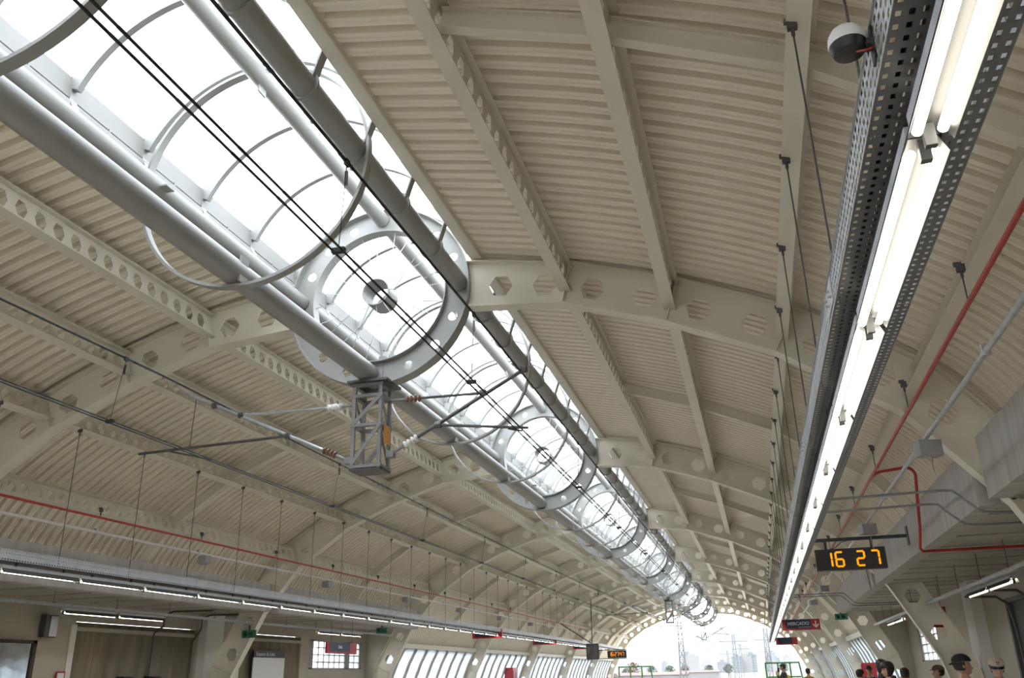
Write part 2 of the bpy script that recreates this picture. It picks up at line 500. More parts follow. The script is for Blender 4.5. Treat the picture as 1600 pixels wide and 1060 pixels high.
# ------------------------------------------------------------------ skylight: fascias, ribs, panes
SC, SR = 6.53, 1.60
A0 = math.asin(0.72 / SR)
def arc(r, a0, a1, n, c=SC): return [(r * math.cos(a0 + (a1 - a0) * k / n), c + r * math.sin(a0 + (a1 - a0) * k / n)) for k in range(n + 1)]
PANE = MB().strip(arc(1.615, A0, PI - A0, 20), arc(1.623, A0, PI - A0, 20), 0.03, 10 / 9 - 0.03).mesh('pane', 'sky_glass', True)
rb = MB().strip(arc(1.455, A0 - 0.05, PI - A0 + 0.05, 28), arc(1.61, A0 - 0.05, PI - A0 + 0.05, 28), -0.034, 0.034)
for sg in (1, -1):
    rb.bar((sg * 1.435, 0, 6.93), (sg * 1.435, 0, 7.30), 0.085, 0.07, (0, 1, 0))
    q = [(sg * 1.40, 7.02), (sg * 1.355, 6.92), (sg * 1.31, 6.78), (sg * 1.27, 6.64), (sg * 1.20, 6.53)]
    rb.strip(q, [(x - sg * 0.018, z) for x, z in q], -0.05, 0.05)
RIB = rb.mesh('rib', 'white')
for k in range(-4, 8):
    sk = struct(empty('window_%d' % (k + 5), (0, fr(k), 0)))
    for j in range(9):
        link('pane', PANE, sk, (0, j * 10 / 9, 0))
        link('rib', RIB, sk, (0, j * 10 / 9 if j else 0.13, 0))
trim_n = 1
FAS = MB()
for k in range(-4, 8):
    for sg in (1, -1):
        mb = MB()
        mb.box(min(sg * 1.41, sg * 1.44), max(sg * 1.41, sg * 1.44), 0.0, 10, 7.045, 7.28)
        mb.box(min(sg * 1.36, sg * 1.50), max(sg * 1.36, sg * 1.50), 0.0, 10, 6.925, 6.985)
        mb.box(min(sg * 1.49, sg * 1.51), max(sg * 1.49, sg * 1.51), 0.0, 10, 6.93, 7.28)
        mb.strip([(sg * 1.495, 7.12), (sg * 1.60, 7.11), (sg * 2.0, 7.03)], [(sg * 1.495, 7.126), (sg * 1.60, 7.116), (sg * 2.0, 7.036)], 0, 10)
        for j in range(9): mb.box(min(sg * 1.40, sg * 1.46), max(sg * 1.40, sg * 1.46), (j + .5) * 10 / 9 - .012, (j + .5) * 10 / 9 + .012, 6.98, 7.06)
        o = struct(link('trim_%d' % trim_n, mb.mesh('skylight_edge', 'white' if sg < 0 else 'steel'), None, (0, fr(k), 0)))
        trim_n += 1

# ------------------------------------------------------------------ purlins and mid-bay rafters
def purlin_mesh():
    mb = MB()
    H, L_, p = 0.33, 9.98, 0.2775
    n = 35
    s0 = (L_ - n * p) / 2 + 0.01
    tmp = MB()
    def Pf(u, v): return (u, v * H)
    for j in range(n): hexcell(tmp, Pf, s0 + j * p, s0 + (j + 1) * p, 0.088, 0.098, -0.005, 0.005)
    tmp.prism([(0.01, 0), (s0, 0), (s0, H), (0.01, H)], -0.005, 0.005)
    tmp.prism([(s0 + n * p, 0), (9.99, 0), (9.99, H), (s0 + n * p, H)], -0.005, 0.005)
    mb.add([(y, x, z) for x, y, z in tmp.v], tmp.f)
    mb.box(-0.075, 0.075, 0.01, 9.99, -0.012, 0.0)
    mb.box(-0.075, 0.075, 0.01, 9.99, H, H + 0.012)
    return mb.mesh('purlin', 'steel')
PUR = purlin_mesh()
PW = ['uppermost', 'second highest', 'third highest', 'fourth highest']
for sg in (1, -1):
    for i in range(1, 5):
        d = Vector((NO[i][0] - NI[i][0], NO[i][1] - NI[i][1])).normalized()
        tilt = math.atan2(d.x, d.y)
        for k in range(0, 8):
            o = link('purlin', PUR, None, (sg * (NI[i][0] + d.x * 0.2), fr(k), NI[i][1] + d.y * 0.2), (0, sg * tilt * 0.6, 0))
            tag(o, '%s castellated roof purlin on the %s in the %s bay' % (PW[i - 1], SIDE[sg], ORD[k]), 'purlin', 'purlins of the station roof')
for sg in (1, -1):
    lo, hi = [], []
    pts = []
    for i in range(1, 6):
        d = Vector((NO[i][0] - NI[i][0], NO[i][1] - NI[i][1])).normalized()
        pts.append((NI[i], d))
    def lay(o0): return [(sg * (p[0] + d.x * o0), p[1] + d.y * o0) for p, d in pts]
    mb = MB()
    mb.strip(lay(0.33), lay(0.50), -0.004, 0.004)
    mb.strip(lay(0.32), lay(0.332), -0.05, 0.05)
    mb.strip(lay(0.498), lay(0.51), -0.05, 0.05)
    RAF = mb.mesh('rafter', 'steel')
    for k in range(0, 8):
        o = link('rafter', RAF, None, (0, fr(k) + 5, 0))
        tag(o, 'slim mid-bay roof rafter across the purlins, %s on the %s' % (ORD[k], SIDE[sg]), 'rafter', 'mid-bay rafters')

# ------------------------------------------------------------------ low glazing between the legs beyond the platform buildings
wn = 13
for sg in (1, -1):
    prof = [(8.12, 2.66), (8.40, 2.15), (8.64, 1.55), (8.80, 0.95), (8.90, 0.40)]
    a = [(sg * x, z) for x, z in prof]
    b = [(sg * (x + 0.012), z + 0.006) for x, z in prof]
    wp = 9.7 / 8
    pane = MB().strip(a, b, 0.07, wp - 0.07).mesh('pane', 'side_glass', True)
    a2 = [(sg * (x - 0.05), z - 0.03) for x, z in prof]
    b2 = [(sg * (x + 0.05), z + 0.03) for x, z in prof]
    mul = MB().strip(a2, b2, -0.07, 0.07).mesh('mullion', 'white')
    for k in range(3, 8):
        wo = struct(empty('window_%d' % wn, (0, fr(k) + 0.15, 0)))
        wn += 1
        for j in range(8): link('pane', pane, wo, (0, j * wp, 0))
        for j in range(9): link('mullion', mul, wo, (0, j * wp, 0))
        x0, x1 = sorted((sg * 8.0, sg * 8.3))
        link('head_rail', MB().box(x0, x1, 0, 9.7, 2.64, 2.80).mesh('head_rail', 'steel'), wo)
        x0, x1 = sorted((sg * 8.75, sg * 9.1))
        link('sill', MB().box(x0, x1, 0, 9.7, 0.0, 0.42).mesh('sill', 'concrete'), wo)

# ------------------------------------------------------------------ platform buildings: fascias, soffits, walls
for sg in (1, -1):
    for k, (y0, y1) in enumerate(((-39.8, 9.98), (10.42, 19.98), (20.42, 30.1))):
        x0, x1 = sorted((sg * 7.05, sg * 7.27))
        mb = MB().box(x0, x1, y0, y1, 3.21, 3.87)
        o = link('concrete_fascia', mb.mesh('concrete_fascia', 'concrete'))
        tag(o, 'board-marked concrete edge beam above the %s platform, %s stretch' % (SIDE[sg], ORD[k]), 'concrete beam', 'concrete edge beams')
    x0, x1 = sorted((sg * 7.27, sg * 9.3))
    mb = MB()
    y = -39.8
    while y < 30.0:                               # shuttering boards of the soffit
        mb.box(x0, x1, y, min(y + 0.292, 30.1), 3.225 + 0.006 * ((int(y * 7) * 7919) % 3), 3.40)
        y += 0.3
    mb.box(x0, x1, -39.8, 30.1, 3.26, 3.42)
    struct(link('canopy_slab', mb.mesh('canopy_slab', 'soffit')))
# walls with openings:  (y0, y1, z0, z1) solid pieces
def wall(name, sg, pieces, m_):
    mb = MB()
    for y0, y1, z0, z1 in pieces:
        x0, x1 = sorted((sg * 9.0, sg * 9.2))
        mb.box(x0, x1, y0, y1, z0, z1)
    return struct(link(name, mb.mesh(name, m_)))
wall('wall_left', -1, [(-39.8, 15.7, 0, 3.3), (15.7, 19.9, 2.86, 3.3), (19.9, 21.9, 0, 3.3), (21.9, 25.3, 2.86, 3.3), (25.3, 25.85, 0, 3.3), (25.85, 29.8, 2.80, 3.3), (25.85, 29.8, 0, 1.93), (29.8, 30.3, 0, 3.3)], 'wall')
wall('wall_right', 1, [(-39.8, 14.2, 0, 3.3), (14.2, 18.2, 2.66, 3.3), (18.2, 25.6, 0, 3.3), (25.6, 28.6, 2.62, 3.3), (25.6, 28.6, 0, 1.72), (28.6, 30.3, 0, 3.3)], 'wall')
for sg in (1, -1):                                # end walls closing the buildings
    struct(link('wall_end', MB().prism([(sg * x, z) for x, z in ((7.80, 3.52), (8.62, 2.0), (9.12, 0.0), (9.3, 0.0), (9.3, 3.9), (7.55, 3.9))], 30.12, 30.3).mesh('wall_end', 'wall')))
# left: lintels, brown panels, pilasters
for nm, y0, y1 in (('door_1', 15.7, 19.9), ('door_2', 21.9, 25.3)):
    d_ = struct(empty(nm, (-9.1, y0, 0)))
    n = 6
    wv = (y1 - y0) / n
    for j in range(n):
        link('board', MB().box(-0.03, 0.03 + 0.004 * (j % 2), j * wv + 0.003, (j + 1) * wv - 0.003, 0, 2.68).mesh('board', 'panel'), d_)
    link('lintel', MB().box(-0.02, 0.14, 0, y1 - y0, 2.66, 2.74).mesh('lintel', 'wall'), d_)
    link('header_board', MB().box(-0.03, 0.03, 0, y1 - y0, 2.74, 2.842).mesh('header_board', 'panel'), d_)
    link('jamb', MB().box(-0.02, 0.14, -0.16, 0.0, 0, 2.78).mesh('jamb', 'pilaster'), d_)
d_ = struct(empty('door_3', (9.1, 14.2, 0)))
link('leaf', MB().box(-0.03, 0.03, 0.02, 3.98, 0, 2.64).mesh('leaf', 'dark'), d_)
link('frame', MB().box(-0.12, 0.02, -0.08, 0.02, 0, 2.7).box(-0.12, 0.02, 3.98, 4.08, 0, 2.7).box(-0.12, 0.02, -0.08, 4.08, 2.64, 2.72).mesh('frame', 'dark'), d_)
def pil(sg, y0, y1):
    x0, x1 = sorted((sg * 8.78, sg * 9.0))
    global trim_n
    struct(link('trim_%d' % trim_n, MB().box(x0, x1, y0, y1, 0, 3.23).mesh('pilaster', 'pilaster')))
    trim_n += 1
for sg in (1, -1):
    pil(sg, 20.0, 20.75)
    pil(sg, 10.0, 10.75)
# windows of the platform buildings
def grid_window(name, sg, y0, y1, z0, z1, cells, rows):
    wo = struct(empty(name, (sg * 9.08, 0, 0)))
    fm = MB()
    fm.box(-.03, .03, y0, y1, z0, z0 + .04).box(-.03, .03, y0, y1, z1 - .04, z1)
    tot = y1 - y0
    y = y0
    for frac, ncol, solid in cells:
        wd = tot * frac
        if solid:
            fm.box(-.03, .03, y, y + wd, z0, z1)
        else:
            cw, rh = wd / ncol, (z1 - z0) / rows
            for c in range(ncol + 1): fm.box(-.025, .025, y + c * cw - .014, y + c * cw + .014, z0, z1)
            for r in range(rows + 1): fm.box(-.024, .024, y, y + wd, z0 + r * rh - .014, z0 + r * rh + .014)
            pm = MB().box(-.004, .004, .014, cw - .014, .014, rh - .014).mesh('pane', 'pane')
            for c in range(ncol):
                for r in range(rows): link('pane', pm, wo, (0, y + c * cw, z0 + r * rh))
        y += wd
    link('frame', fm.mesh('frame', 'box'), wo)
grid_window('window_30', -1, 25.85, 29.8, 1.93, 2.80, ((.10, 1, True), (.58, 6, False), (.09, 1, True), (.20, 2, False), (.03, 1, True)), 4)
grid_window('window_31', 1, 25.6, 28.6, 1.72, 2.62, ((.05, 1, True), (.9, 4, False), (.05, 1, True)), 4)

# ------------------------------------------------------------------ cable trays, lamps and their hangers
TRAYW = 0.34
tb = MB().box(-TRAYW / 2, TRAYW / 2, 0.004, 2.996, 0, 0.0025).mesh('tray_bottom', 'perfb')
ts = MB().box(-0.0012, 0.0012, 0.004, 2.996, 0, 0.15).mesh('tray_side', 'perfs')
tsp = MB()
for k in range(4): tsp.lathe([(0.006, 0), (0.006, 0.02)], (-0.02, -0.09 + 0.06 * k, 0.05 + 0.05 * (k % 2)), 6, 'x')
tsp.box(-0.004, 0, -0.12, 0.12, 0.02, 0.14)
tsp = tsp.mesh('splice_plate', 'galv')
lip = MB().box(-0.009, 0.009, 0.004, 2.996, 0.15, 0.153).mesh('tray_lip', 'galv')
def tray_run(sg, X, z, y0, y1, lamp_z, fix_len, nlab):
    n = 0
    y = y0
    while y < y1 - 0.5:
        t = empty('cable_tray', (X, y, z))
        tag(t, 'perforated steel cable tray over the %s lamp row, %s length' % (SIDE[sg], ORD[n]), 'cable tray', 'cable trays over the lamp rows')
        link('tray_bottom', tb, t)
        for s_ in (-1, 1):
            link('tray_side', ts, t, (s_ * TRAYW / 2, 0, 0)); link('tray_lip', lip, t, (s_ * TRAYW / 2, 0, 0))
        link('splice_plate', tsp, t, (-TRAYW / 2 - 0.002, 0.02, 0))
        link('cable_bundle', CAB, t)
        y += 3.0; n += 1
CAB = MB()
for q in range(5): CAB.tube([(-0.12 + 0.055 * q, 0, 0.025), (-0.115 + 0.055 * q, 1.5, 0.022), (-0.12 + 0.055 * q, 3.0, 0.025)], 0.014 + 0.003 * (q % 2), 6, False)
CAB = CAB.mesh('cable_bundle', 'black')
tray_run(1, 5.26, 3.16, -2.0, 56.0, 3.0, 1.5, 0)
tray_run(-1, -5.26, 3.20, -1.0, 63.0, 3.1, 1.5, 0)

FL = 1.5
body = MB().strip([(-0.065, 0.0), (-0.04, 0.055), (0.04, 0.055), (0.065, 0.0)], [(-0.068, 0.003), (-0.042, 0.06), (0.042, 0.06), (0.068, 0.003)], 0.03, FL - 0.03).mesh('reflector', 'mirror')
hous = MB().box(-0.045, 0.045, 0.03, FL - 0.03, 0.061, 0.10).mesh('housing', 'galv')
tubeM = MB().tube([(0, 0.06, 0), (0, FL - 0.06, 0)], 0.015, 12).mesh('fluorescent_tube', 'tube', True)
sock = MB().box(-0.016, 0.016, -0.012, 0.012, -0.02, 0.05).mesh('lamp_holder', 'dark')
rod_l = MB().box(-0.012, 0.012, -0.012, 0.012, 0.10, 0.16).mesh('hook', 'dark')
def lamp_row(sg, X, z, y0, n, lab):
    for i in range(n):
        t = empty('fluorescent_lamp', (X, y0 + i * FL, z))
        tag(t, 'twin-tube fluorescent lamp in the row hanging along the %s platform, %s lamp' % (SIDE[sg], ORD[i] if i < len(ORD) else 'far'), 'lamp', 'lamps of the %s row' % SIDE[sg])
        link('reflector', body, t); link('housing', hous, t)
        for s_ in (-1, 1):
            link('fluorescent_tube', tubeM, t, (s_ * 0.034, 0, 0.022))
        link('lamp_holder', sock, t, (0, 0.04, 0)); link('lamp_holder', sock, t, (0, FL - 0.04, 0))
        link('hook', rod_l, t, (0, 0.3, 0)); link('hook', rod_l, t, (0, FL - 0.3, 0))
lamp_row(1, 5.21, 2.99, 2.36 - 3 * FL, 38, '')
lamp_row(-1, -5.21, 3.05, 14.2 - 10 * FL, 40, '')

rodm = {}
def hanger(x, y, z0, z1, lab, grp):
    key = (round(z1 - z0, 3))
    if key not in rodm:
        rodm[key] = MB().tube([(0, 0, 0), (0, 0, z1 - z0 - 0.04)], 0.006, 6).mesh('rod', 'dark')
    t = empty('hanger_rod', (x, y, z0))
    tag(t, lab, 'hanger', grp)
    link('rod', rodm[key], t)
    link('clamp', CLAMP, t, (0, 0, z1 - z0))
CLAMP = MB().box(-0.03, 0.03, -0.018, 0.018, -0.05, 0.012).box(-0.045, 0.01, -0.014, 0.014, 0.0, 0.03).lathe([(0.012, -0.1), (0.012, -0.05)], (0, 0, 0), 6).mesh('clamp', 'dark')
for sg in (1, -1):
    for i in range(32):
        y = 4.56 + (i - 2) * 1.55
        hanger(sg * 5.205, y, 3.16 if sg > 0 else 3.2, 5.31, 'thin rod holding the %s cable tray from the roof purlin, %s' % (SIDE[sg], ORD[i]), 'rods of the %s tray' % SIDE[sg])

# dome camera on the tray
t = empty('dome_camera', (5.022, 2.2, 3.27))
t.scale = (0.78, 0.78, 0.78)
tag(t, 'small dome camera with white cap on a black bracket beside the near cable tray', 'camera')
link('cap', MB().lathe([(0.066, 0.0), (0.07, 0.012), (0.066, 0.04), (0.052, 0.065), (0.03, 0.078), (0.004, 0.082)], n=24).mesh('cap', 'signwhite', True), t)
link('housing', MB().lathe([(0.035, -0.045), (0.055, -0.035), (0.064, -0.012), (0.067, 0.002)], n=24).mesh('housing', 'black', True), t)
link('bracket', MB().bar((0.03, 0, -0.01), (0.085, 0, -0.01), 0.05, 0.025).bar((0.082, 0, -0.09), (0.082, 0, 0.05), 0.06, 0.008, (1, 0, 0)).mesh('bracket', 'black'), t)
link('cable', MB().tube([(0.02, -0.02, -0.045), (0.05, -0.025, -0.05), (0.08, -0.02, -0.04)], 0.004, 6).mesh('cable', 'red'), t)

# ------------------------------------------------------------------ pipes and conduits
def pipe_thing(name, pts, r, m_, label, cat, clamps=(), n=10):
    t = empty(name, pts[0])
    o = Vector(pts[0])
    tag(t, label, cat)
    link('pipe_run', MB().tube([Vector(p) - o for p in pts], r, n).mesh('pipe_run', m_, True), t)
    for c in clamps:
        link('clip', CLIP, t, Vector(c) - o)
    return t
CLIP = MB().box(-0.03, 0.03, -0.02, 0.02, -0.03, 0.06).mesh('clip', 'galv')
def arcpts(c, r, a0, a1, ux, uy, n=5):
    c, ux, uy = Vector(c), Vector(ux), Vector(uy)
    return [c + ux * (r * math.cos(a0 + (a1 - a0) * k / n)) + uy * (r * math.sin(a0 + (a1 - a0) * k / n)) for k in range(n + 1)]
pipe_thing('fire_pipe', [(6.38, -5, 4.13), (6.38, 70, 4.13)], 0.021, 'red', 'red fire pipe running along the right roof slope', 'pipe')
pipe_thing('fire_pipe', [(-6.2, -5, 4.31), (-6.2, 62, 4.31)], 0.021, 'red', 'red fire pipe running along the left roof slope', 'pipe')
pipe_thing('fire_pipe_branch', [(6.38, 13.1, 4.14), (6.5, 13.12, 4.2), (6.85, 13.15, 4.24)] + arcpts((6.85, 13.15, 4.12), 0.12, PI / 2, 0, (1, 0, 0), (0, 0, 1)) + [(6.97, 13.6, 3.4), (6.98, 13.9, 3.2), (7.02, 13.95, 3.16), (9.0, 13.95, 3.16)],
           0.021, 'red', 'red fire pipe branch dropping down the right concrete beam and under its soffit', 'pipe')
pipe_thing('conduit_rail', [(6.44, -5, 3.76), (6.44, 62, 3.76)], 0.024, 'galv', 'galvanised conduit rail below the right red pipe', 'conduit', [(6.44, 6.7 + 3 * i, 3.76) for i in range(12)])
pipe_thing('conduit_rail', [(-6.3, -5, 4.08), (-6.3, 62, 4.08)], 0.028, 'pilaster', 'white conduit rail below the left red pipe', 'conduit', [(-6.3, 6.7 + 3 * i, 4.08) for i in range(14)])
for i, y in enumerate((10.6, 11.5)):
    pipe_thing('crossing_conduit', [(5.42, y, 3.42), (6.75, y, 3.44), (6.85, y, 3.43), (7.0, y - .05, 3.26), (7.1, y - .05, 3.17), (7.25, y - .05, 3.15), (9.0, y - .05, 3.15)], 0.014, 'mast',
               'grey conduit crossing from the right tray to the soffit, %s one' % ('nearer' if i == 0 else 'farther'), 'conduit')
for i, y in enumerate((25.0, 25.8)):
    pipe_thing('crossing_conduit', [(5.42, y, 3.44), (6.75, y, 3.44), (6.85, y, 3.43), (7.0, y - .05, 3.26), (7.1, y - .05, 3.17), (7.25, y - .05, 3.15), (9.0, y - .05, 3.15)], 0.014, 'mast',
               'grey conduit crossing to the soffit near the green exit sign, %s one' % ('nearer' if i == 0 else 'farther'), 'conduit')
for sg, xx, zz in ((1, 6.40, 4.13), (-1, 6.25, 4.31)):
    for i in range(12):
        hanger(sg * xx, 6.7 + i * 3, zz, 4.47, 'short hanger of the %s red pipe under the purlin, %s' % (SIDE[sg], ORD[i]), 'hangers of the red pipes')
# loudspeaker boxes
def speaker(x, y, z, lab):
    t = empty('loudspeaker', (x, y, z))
    tag(t, lab, 'loudspeaker', 'loudspeakers on the conduit rails')
    s_ = 1 if x > 0 else -1
    link('box', SPB, t, None, (0, s_ * 0.0, s_ * 0.35))
    link('strap', SPS, t)
    link('cable', SPC, t)
SPB = MB().box(-0.12, 0.12, -0.07, 0.07, -0.19, -0.03).mesh('box', 'box')
SPS = MB().box(-0.012, 0.012, -0.04, 0.04, -0.05, 0.03).mesh('strap', 'galv')
SPC = MB().tube([(0.03, 0, -0.19), (0.02, 0.02, -0.3), (0.04, 0.01, -0.42)], 0.006, 5).mesh('cable', 'box')
for i, y in enumerate((9.35, 14.9, 20.5, 26.0, 31.5)):
    speaker(6.44, y, 3.76, 'grey loudspeaker box on the right conduit rail, %s' % ORD[i])
for i, y in enumerate((15.95, 21.5, 27.1, 32.5, 38.1, 43.6)):
    speaker(-6.3, y, 4.08, 'grey loudspeaker box on the left conduit rail, %s' % ORD[i])

# soffit lamps and trays under the platform buildings
def soffit_tray(sg, X, z, y0, y1):
    t = empty('soffit_trunking', (X, y0, z))
    tag(t, 'narrow slotted steel trunking hung under the %s soffit' % SIDE[sg], 'trunking')
    link('trunk', MB().box(-0.03, 0.03, 0, y1 - y0, 0, 0.05).mesh('trunk', 'galv'), t)
    y = 0.8
    while y < y1 - y0:
        link('drop_rod', MB().tube([(0, y, 0.05), (0, y, 3.235 - z)], 0.005, 5).mesh('drop_rod', 'dark'), t)
        link('yoke', MB().tube(arcpts((0, y, 0.02), 0.05, 0, PI, (0, 1, 0), (0, 0, 1), 8), 0.006, 5).mesh('yoke', 'dark'), t)
        y += 1.7
soffit_tray(1, 8.0, 2.78, 6, 29.5)
soffit_tray(-1, -7.75, 2.97, 6, 29.5)
tubeW = MB().tube([(0, 0.06, 0), (0, FL - 0.06, 0)], 0.0145, 10).mesh('fluorescent_tube', 'tubewarm', True)
def soffit_lamp(sg, X, y, z, lab):
    t = empty('soffit_lamp', (X, y, z))
    tag(t, lab, 'lamp', 'lamps under the soffits')
    for q in range(2):
        link('reflector', body, t, (0, q * FL, 0)); link('housing', hous, t, (0, q * FL, 0))
        link('fluorescent_tube', tubeW, t, (0, q * FL, 0.012))
        link('lamp_holder', sock, t, (0, q * FL + 0.04, 0)); link('lamp_holder', sock, t, (0, (q + 1) * FL - 0.04, 0))
soffit_lamp(1, 8.17, 14.1, 2.69, 'fluorescent lamp under the right soffit, nearer one')
soffit_lamp(1, 8.10, 24.4, 2.69, 'fluorescent lamp under the right soffit, farther one')
soffit_lamp(-1, -7.72, 13.8, 2.85, 'fluorescent lamp under the left soffit above the brown door')
soffit_lamp(-1, -7.55, 23.5, 2.85, 'fluorescent lamp under the left soffit above the gridded window')

# ------------------------------------------------------------------ overhead line: masts, cantilevers, wires
def insulator(mb, a, b, n=5):
    a, b = Vector(a), Vector(b)
    pts, rs = [], []
    for i in range(n):
        for f_, r in ((0.0, 0.02), (0.35, 0.05), (0.65, 0.05), (1.0, 0.02)):
            pts.append(a + (b - a) * ((i + f_ * 0.98) / n)); rs.append(r)
    return mb.tube(pts, rs, 10)
def mast(y, lab, cant=True):
    t = empty('catenary_mast', (0, y, 4.1))
    tag(t, lab, 'mast', 'drop masts of the overhead line')
    X0, X1, Y0, Y1 = -0.24, 0.13, -0.15, 0.15
    for x in (X0, X1):
        for yy in (Y0, Y1):
            link('corner_post', MB().box(x - .022, x + .022, yy - .022, yy + .022, 0.02, 1.16).mesh('corner_post', 'mast'), t)
    for z in (0.05, 0.6, 1.0, 1.15):
        mb = MB()
        for yy in (Y0, Y1): mb.box(X0 - .035, X1 + .035, yy - .03, yy + .03, z - .02, z + .02)
        for x in (X0, X1): mb.box(x - .03, x + .03, Y0, Y1, z - .02, z + .02)
        link('cross_tie', mb.mesh('cross_tie', 'mast'), t)
    for a, b in (((X0, Y0 - .03, .08), (X1, Y0 - .03, .58)), ((X0, Y0 - .03, .62), (X1, Y0 - .03, .98)), ((X0, Y1 + .03, .08), (X1, Y1 + .03, .58)), ((X1, Y1, .08), (X1, Y0, .58)), ((X1, Y1, .62), (X1, Y0, .98)), ((X0, Y1, .62), (X0, Y0, .98))):
        link('lattice_bar', MB().bar(a, b, 0.012, 0.05).mesh('lattice_bar', 'mast'), t)
    link('top_plate', MB().box(X0 - .08, X1 + .12, Y0 - .1, Y1 + .1, 1.17, 1.2).mesh('top_plate', 'dark'), t)
    link('foot_plate', MB().box(X0 - .03, X1 + .03, Y0 - .03, Y1 + .03, 0.0, 0.02).mesh('foot_plate', 'dark'), t)
    link('warning_plate', MB().box(X1 + .035, X1 + .04, -0.10, 0.10, .36, .60).mesh('warning_plate', 'orange'), t)
    link('hanger_bolt', MB().tube([(X1 - .05, 0, 1.2), (X1 - .05, 0, 1.55)], 0.015, 6).box(X1 - .1, X1, -.04, .04, 1.5, 1.58).mesh('hanger_bolt', 'mast'), t)
    if not cant: return
    for sg, tag_ in ((-1, 'left'), (1, 'right')):
        c = empty('cantilever', (0, y, 4.1))
        tag(c, 'tubular cantilever arm with insulators reaching %s from the %s mast' % (tag_, 'near' if y < 30 else 'middle' if y < 60 else 'last'), 'cantilever', 'cantilevers of the overhead line')
        if sg < 0: foot, tip, tj, ra, rb_, mt = (-.36, .18), (-3.05, 1.42), (-2.02, .965), (-1.28, .60), (-3.62, .55), (-.30, .93)
        else: foot, tip, tj, ra, rb_, mt = (.23, .22), (2.08, 1.20), (1.49, .92), (.88, .55), (2.08, .40), (.22, .95)
        def p3(q): return Vector((q[0], 0, q[1]))
        F, T, J, A, B, K = map(p3, (foot, tip, tj, ra, rb_, mt))
        u = (T - F).normalized()
        m_ = 'galv' if sg < 0 else 'dark'
        link('main_tube', MB().tube([F + u * .42, T], 0.026, 10).mesh('main_tube', m_, True), c)
        link('end_fitting', MB().tube([F, F + u * .2], 0.022, 8).box(foot[0] - .05, foot[0] + .05, -.05, .05, foot[1] - .05, foot[1] + .04).mesh('end_fitting', 'mast'), c)
        link('insulator', insulator(MB(), F + u * .2, F + u * .42, 4).mesh('insulator', 'brownins' if sg < 0 else 'porcelain', True), c)
        v = (J - K).normalized()
        link('tie_tube', MB().tube([K + v * .42, J], 0.018, 8).mesh('tie_tube', m_, True), c)
        link('end_fitting', MB().tube([K, K + v * .2], 0.018, 8).mesh('end_fitting', 'mast'), c)
        link('insulator', insulator(MB(), K + v * .2, K + v * .42, 4).mesh('insulator', 'porcelain' if sg < 0 else 'brownins', True), c)
        link('registration_arm', MB().tube([A, B], 0.02, 8).mesh('registration_arm', 'dark', True), c)
        st = B + (A - B) * 0.12
        link('steady_arm', MB().tube([B + (A - B) * .22 - Vector((0, 0, .02)), (sg * 1.97 if sg > 0 else -2.5, .12, .40)], 0.012, 6).mesh('steady_arm', 'dark'), c)
        for q in (J, A, F + u * ((T - F).length * (.78 if sg < 0 else .98))):
            link('clamp', MB().lathe([(.045, -.04), (.045, .04)], (0, 0, 0), 8, 'x').mesh('clamp', 'dark'), c, q)
        drop = F + u * ((T - F).length * .9)
        if sg < 0:
            link('suspension_wire', MB().tube([drop, (drop.x - .02, 0, A.z - .03)], 0.005, 5).mesh('suspension_wire', 'wire'), c)
mast(fr(1), 'grey lattice mast hanging under the nearest ring wheel')
mast(fr(5), 'dark lattice mast hanging under the fifth ring wheel')
mast(fr(8), 'small dark lattice mast hanging under the last ring wheel at the open end')
def wire(x, z0, y0, y1, r, lab, sag=None):
    pts = []
    n = 60 if sag else 2
    for i in range(n + 1):
        y = y0 + (y1 - y0) * i / n
        z = z0
        if sag:
            s_ = ((y - fr(1)) / 40.0) % 1.0
            z = z0 - sag * 4 * s_ * (1 - s_)
        pts.append((x, y, z))
    o = link('overhead_wire', MB().tube(pts, r, 6).mesh('overhead_wire', 'wire'))
    return tag(o, lab, 'wire', 'overhead line wires')
for sg, xc, xm in ((1, 1.97, 2.0), (-1, -2.48, -2.38)):
    wire(xc - .035, 4.48, -8, 330, 0.009, 'black contact wire over the %s track, left of the pair' % SIDE[sg])
    wire(xc + .035, 4.48, -8, 330, 0.009, 'black contact wire over the %s track, right of the pair' % SIDE[sg])
    wire(xm, 5.28, -8, 330, 0.013, 'black carrier wire above the %s contact wires' % SIDE[sg], 0.12)
    for i, y in enumerate((5.05, 8.2, 14.0, 18.5, 23, 27.5, 32, 36.5, 41, 45.5)):
        s_ = ((y - fr(1)) / 40.0) % 1.0
        zt = 5.28 - .12 * 4 * s_ * (1 - s_)
        t = empty('wire_dropper', (xm, y, 4.48))
        tag(t, 'thin dropper linking carrier and contact wires over the %s track, %s' % (SIDE[sg], ORD[i]), 'dropper', 'droppers of the overhead line')
        link('thread', MB().tube([(xc - xm, 0, 0.02), (0, 0, zt - 4.48)], 0.0035, 5).mesh('thread', 'wire'), t)
        link('clip', MB().box(-.012, .012, -.03, .03, -.03, .02).mesh('clip', 'wire'), t, (0, 0, zt - 4.48))
        link('turnbuckle', MB().box(-.01, -.005, -.008, .008, -.2, -.08).box(.005, .01, -.008, .008, -.2, -.08).mesh('turnbuckle', 'wire'), t, (0, 0, zt - 4.48))
        link('clip', MB().box(-.05, .05, -.02, .02, -.012, .025).mesh('clip', 'wire'), t, (xc - xm, 0, 0))

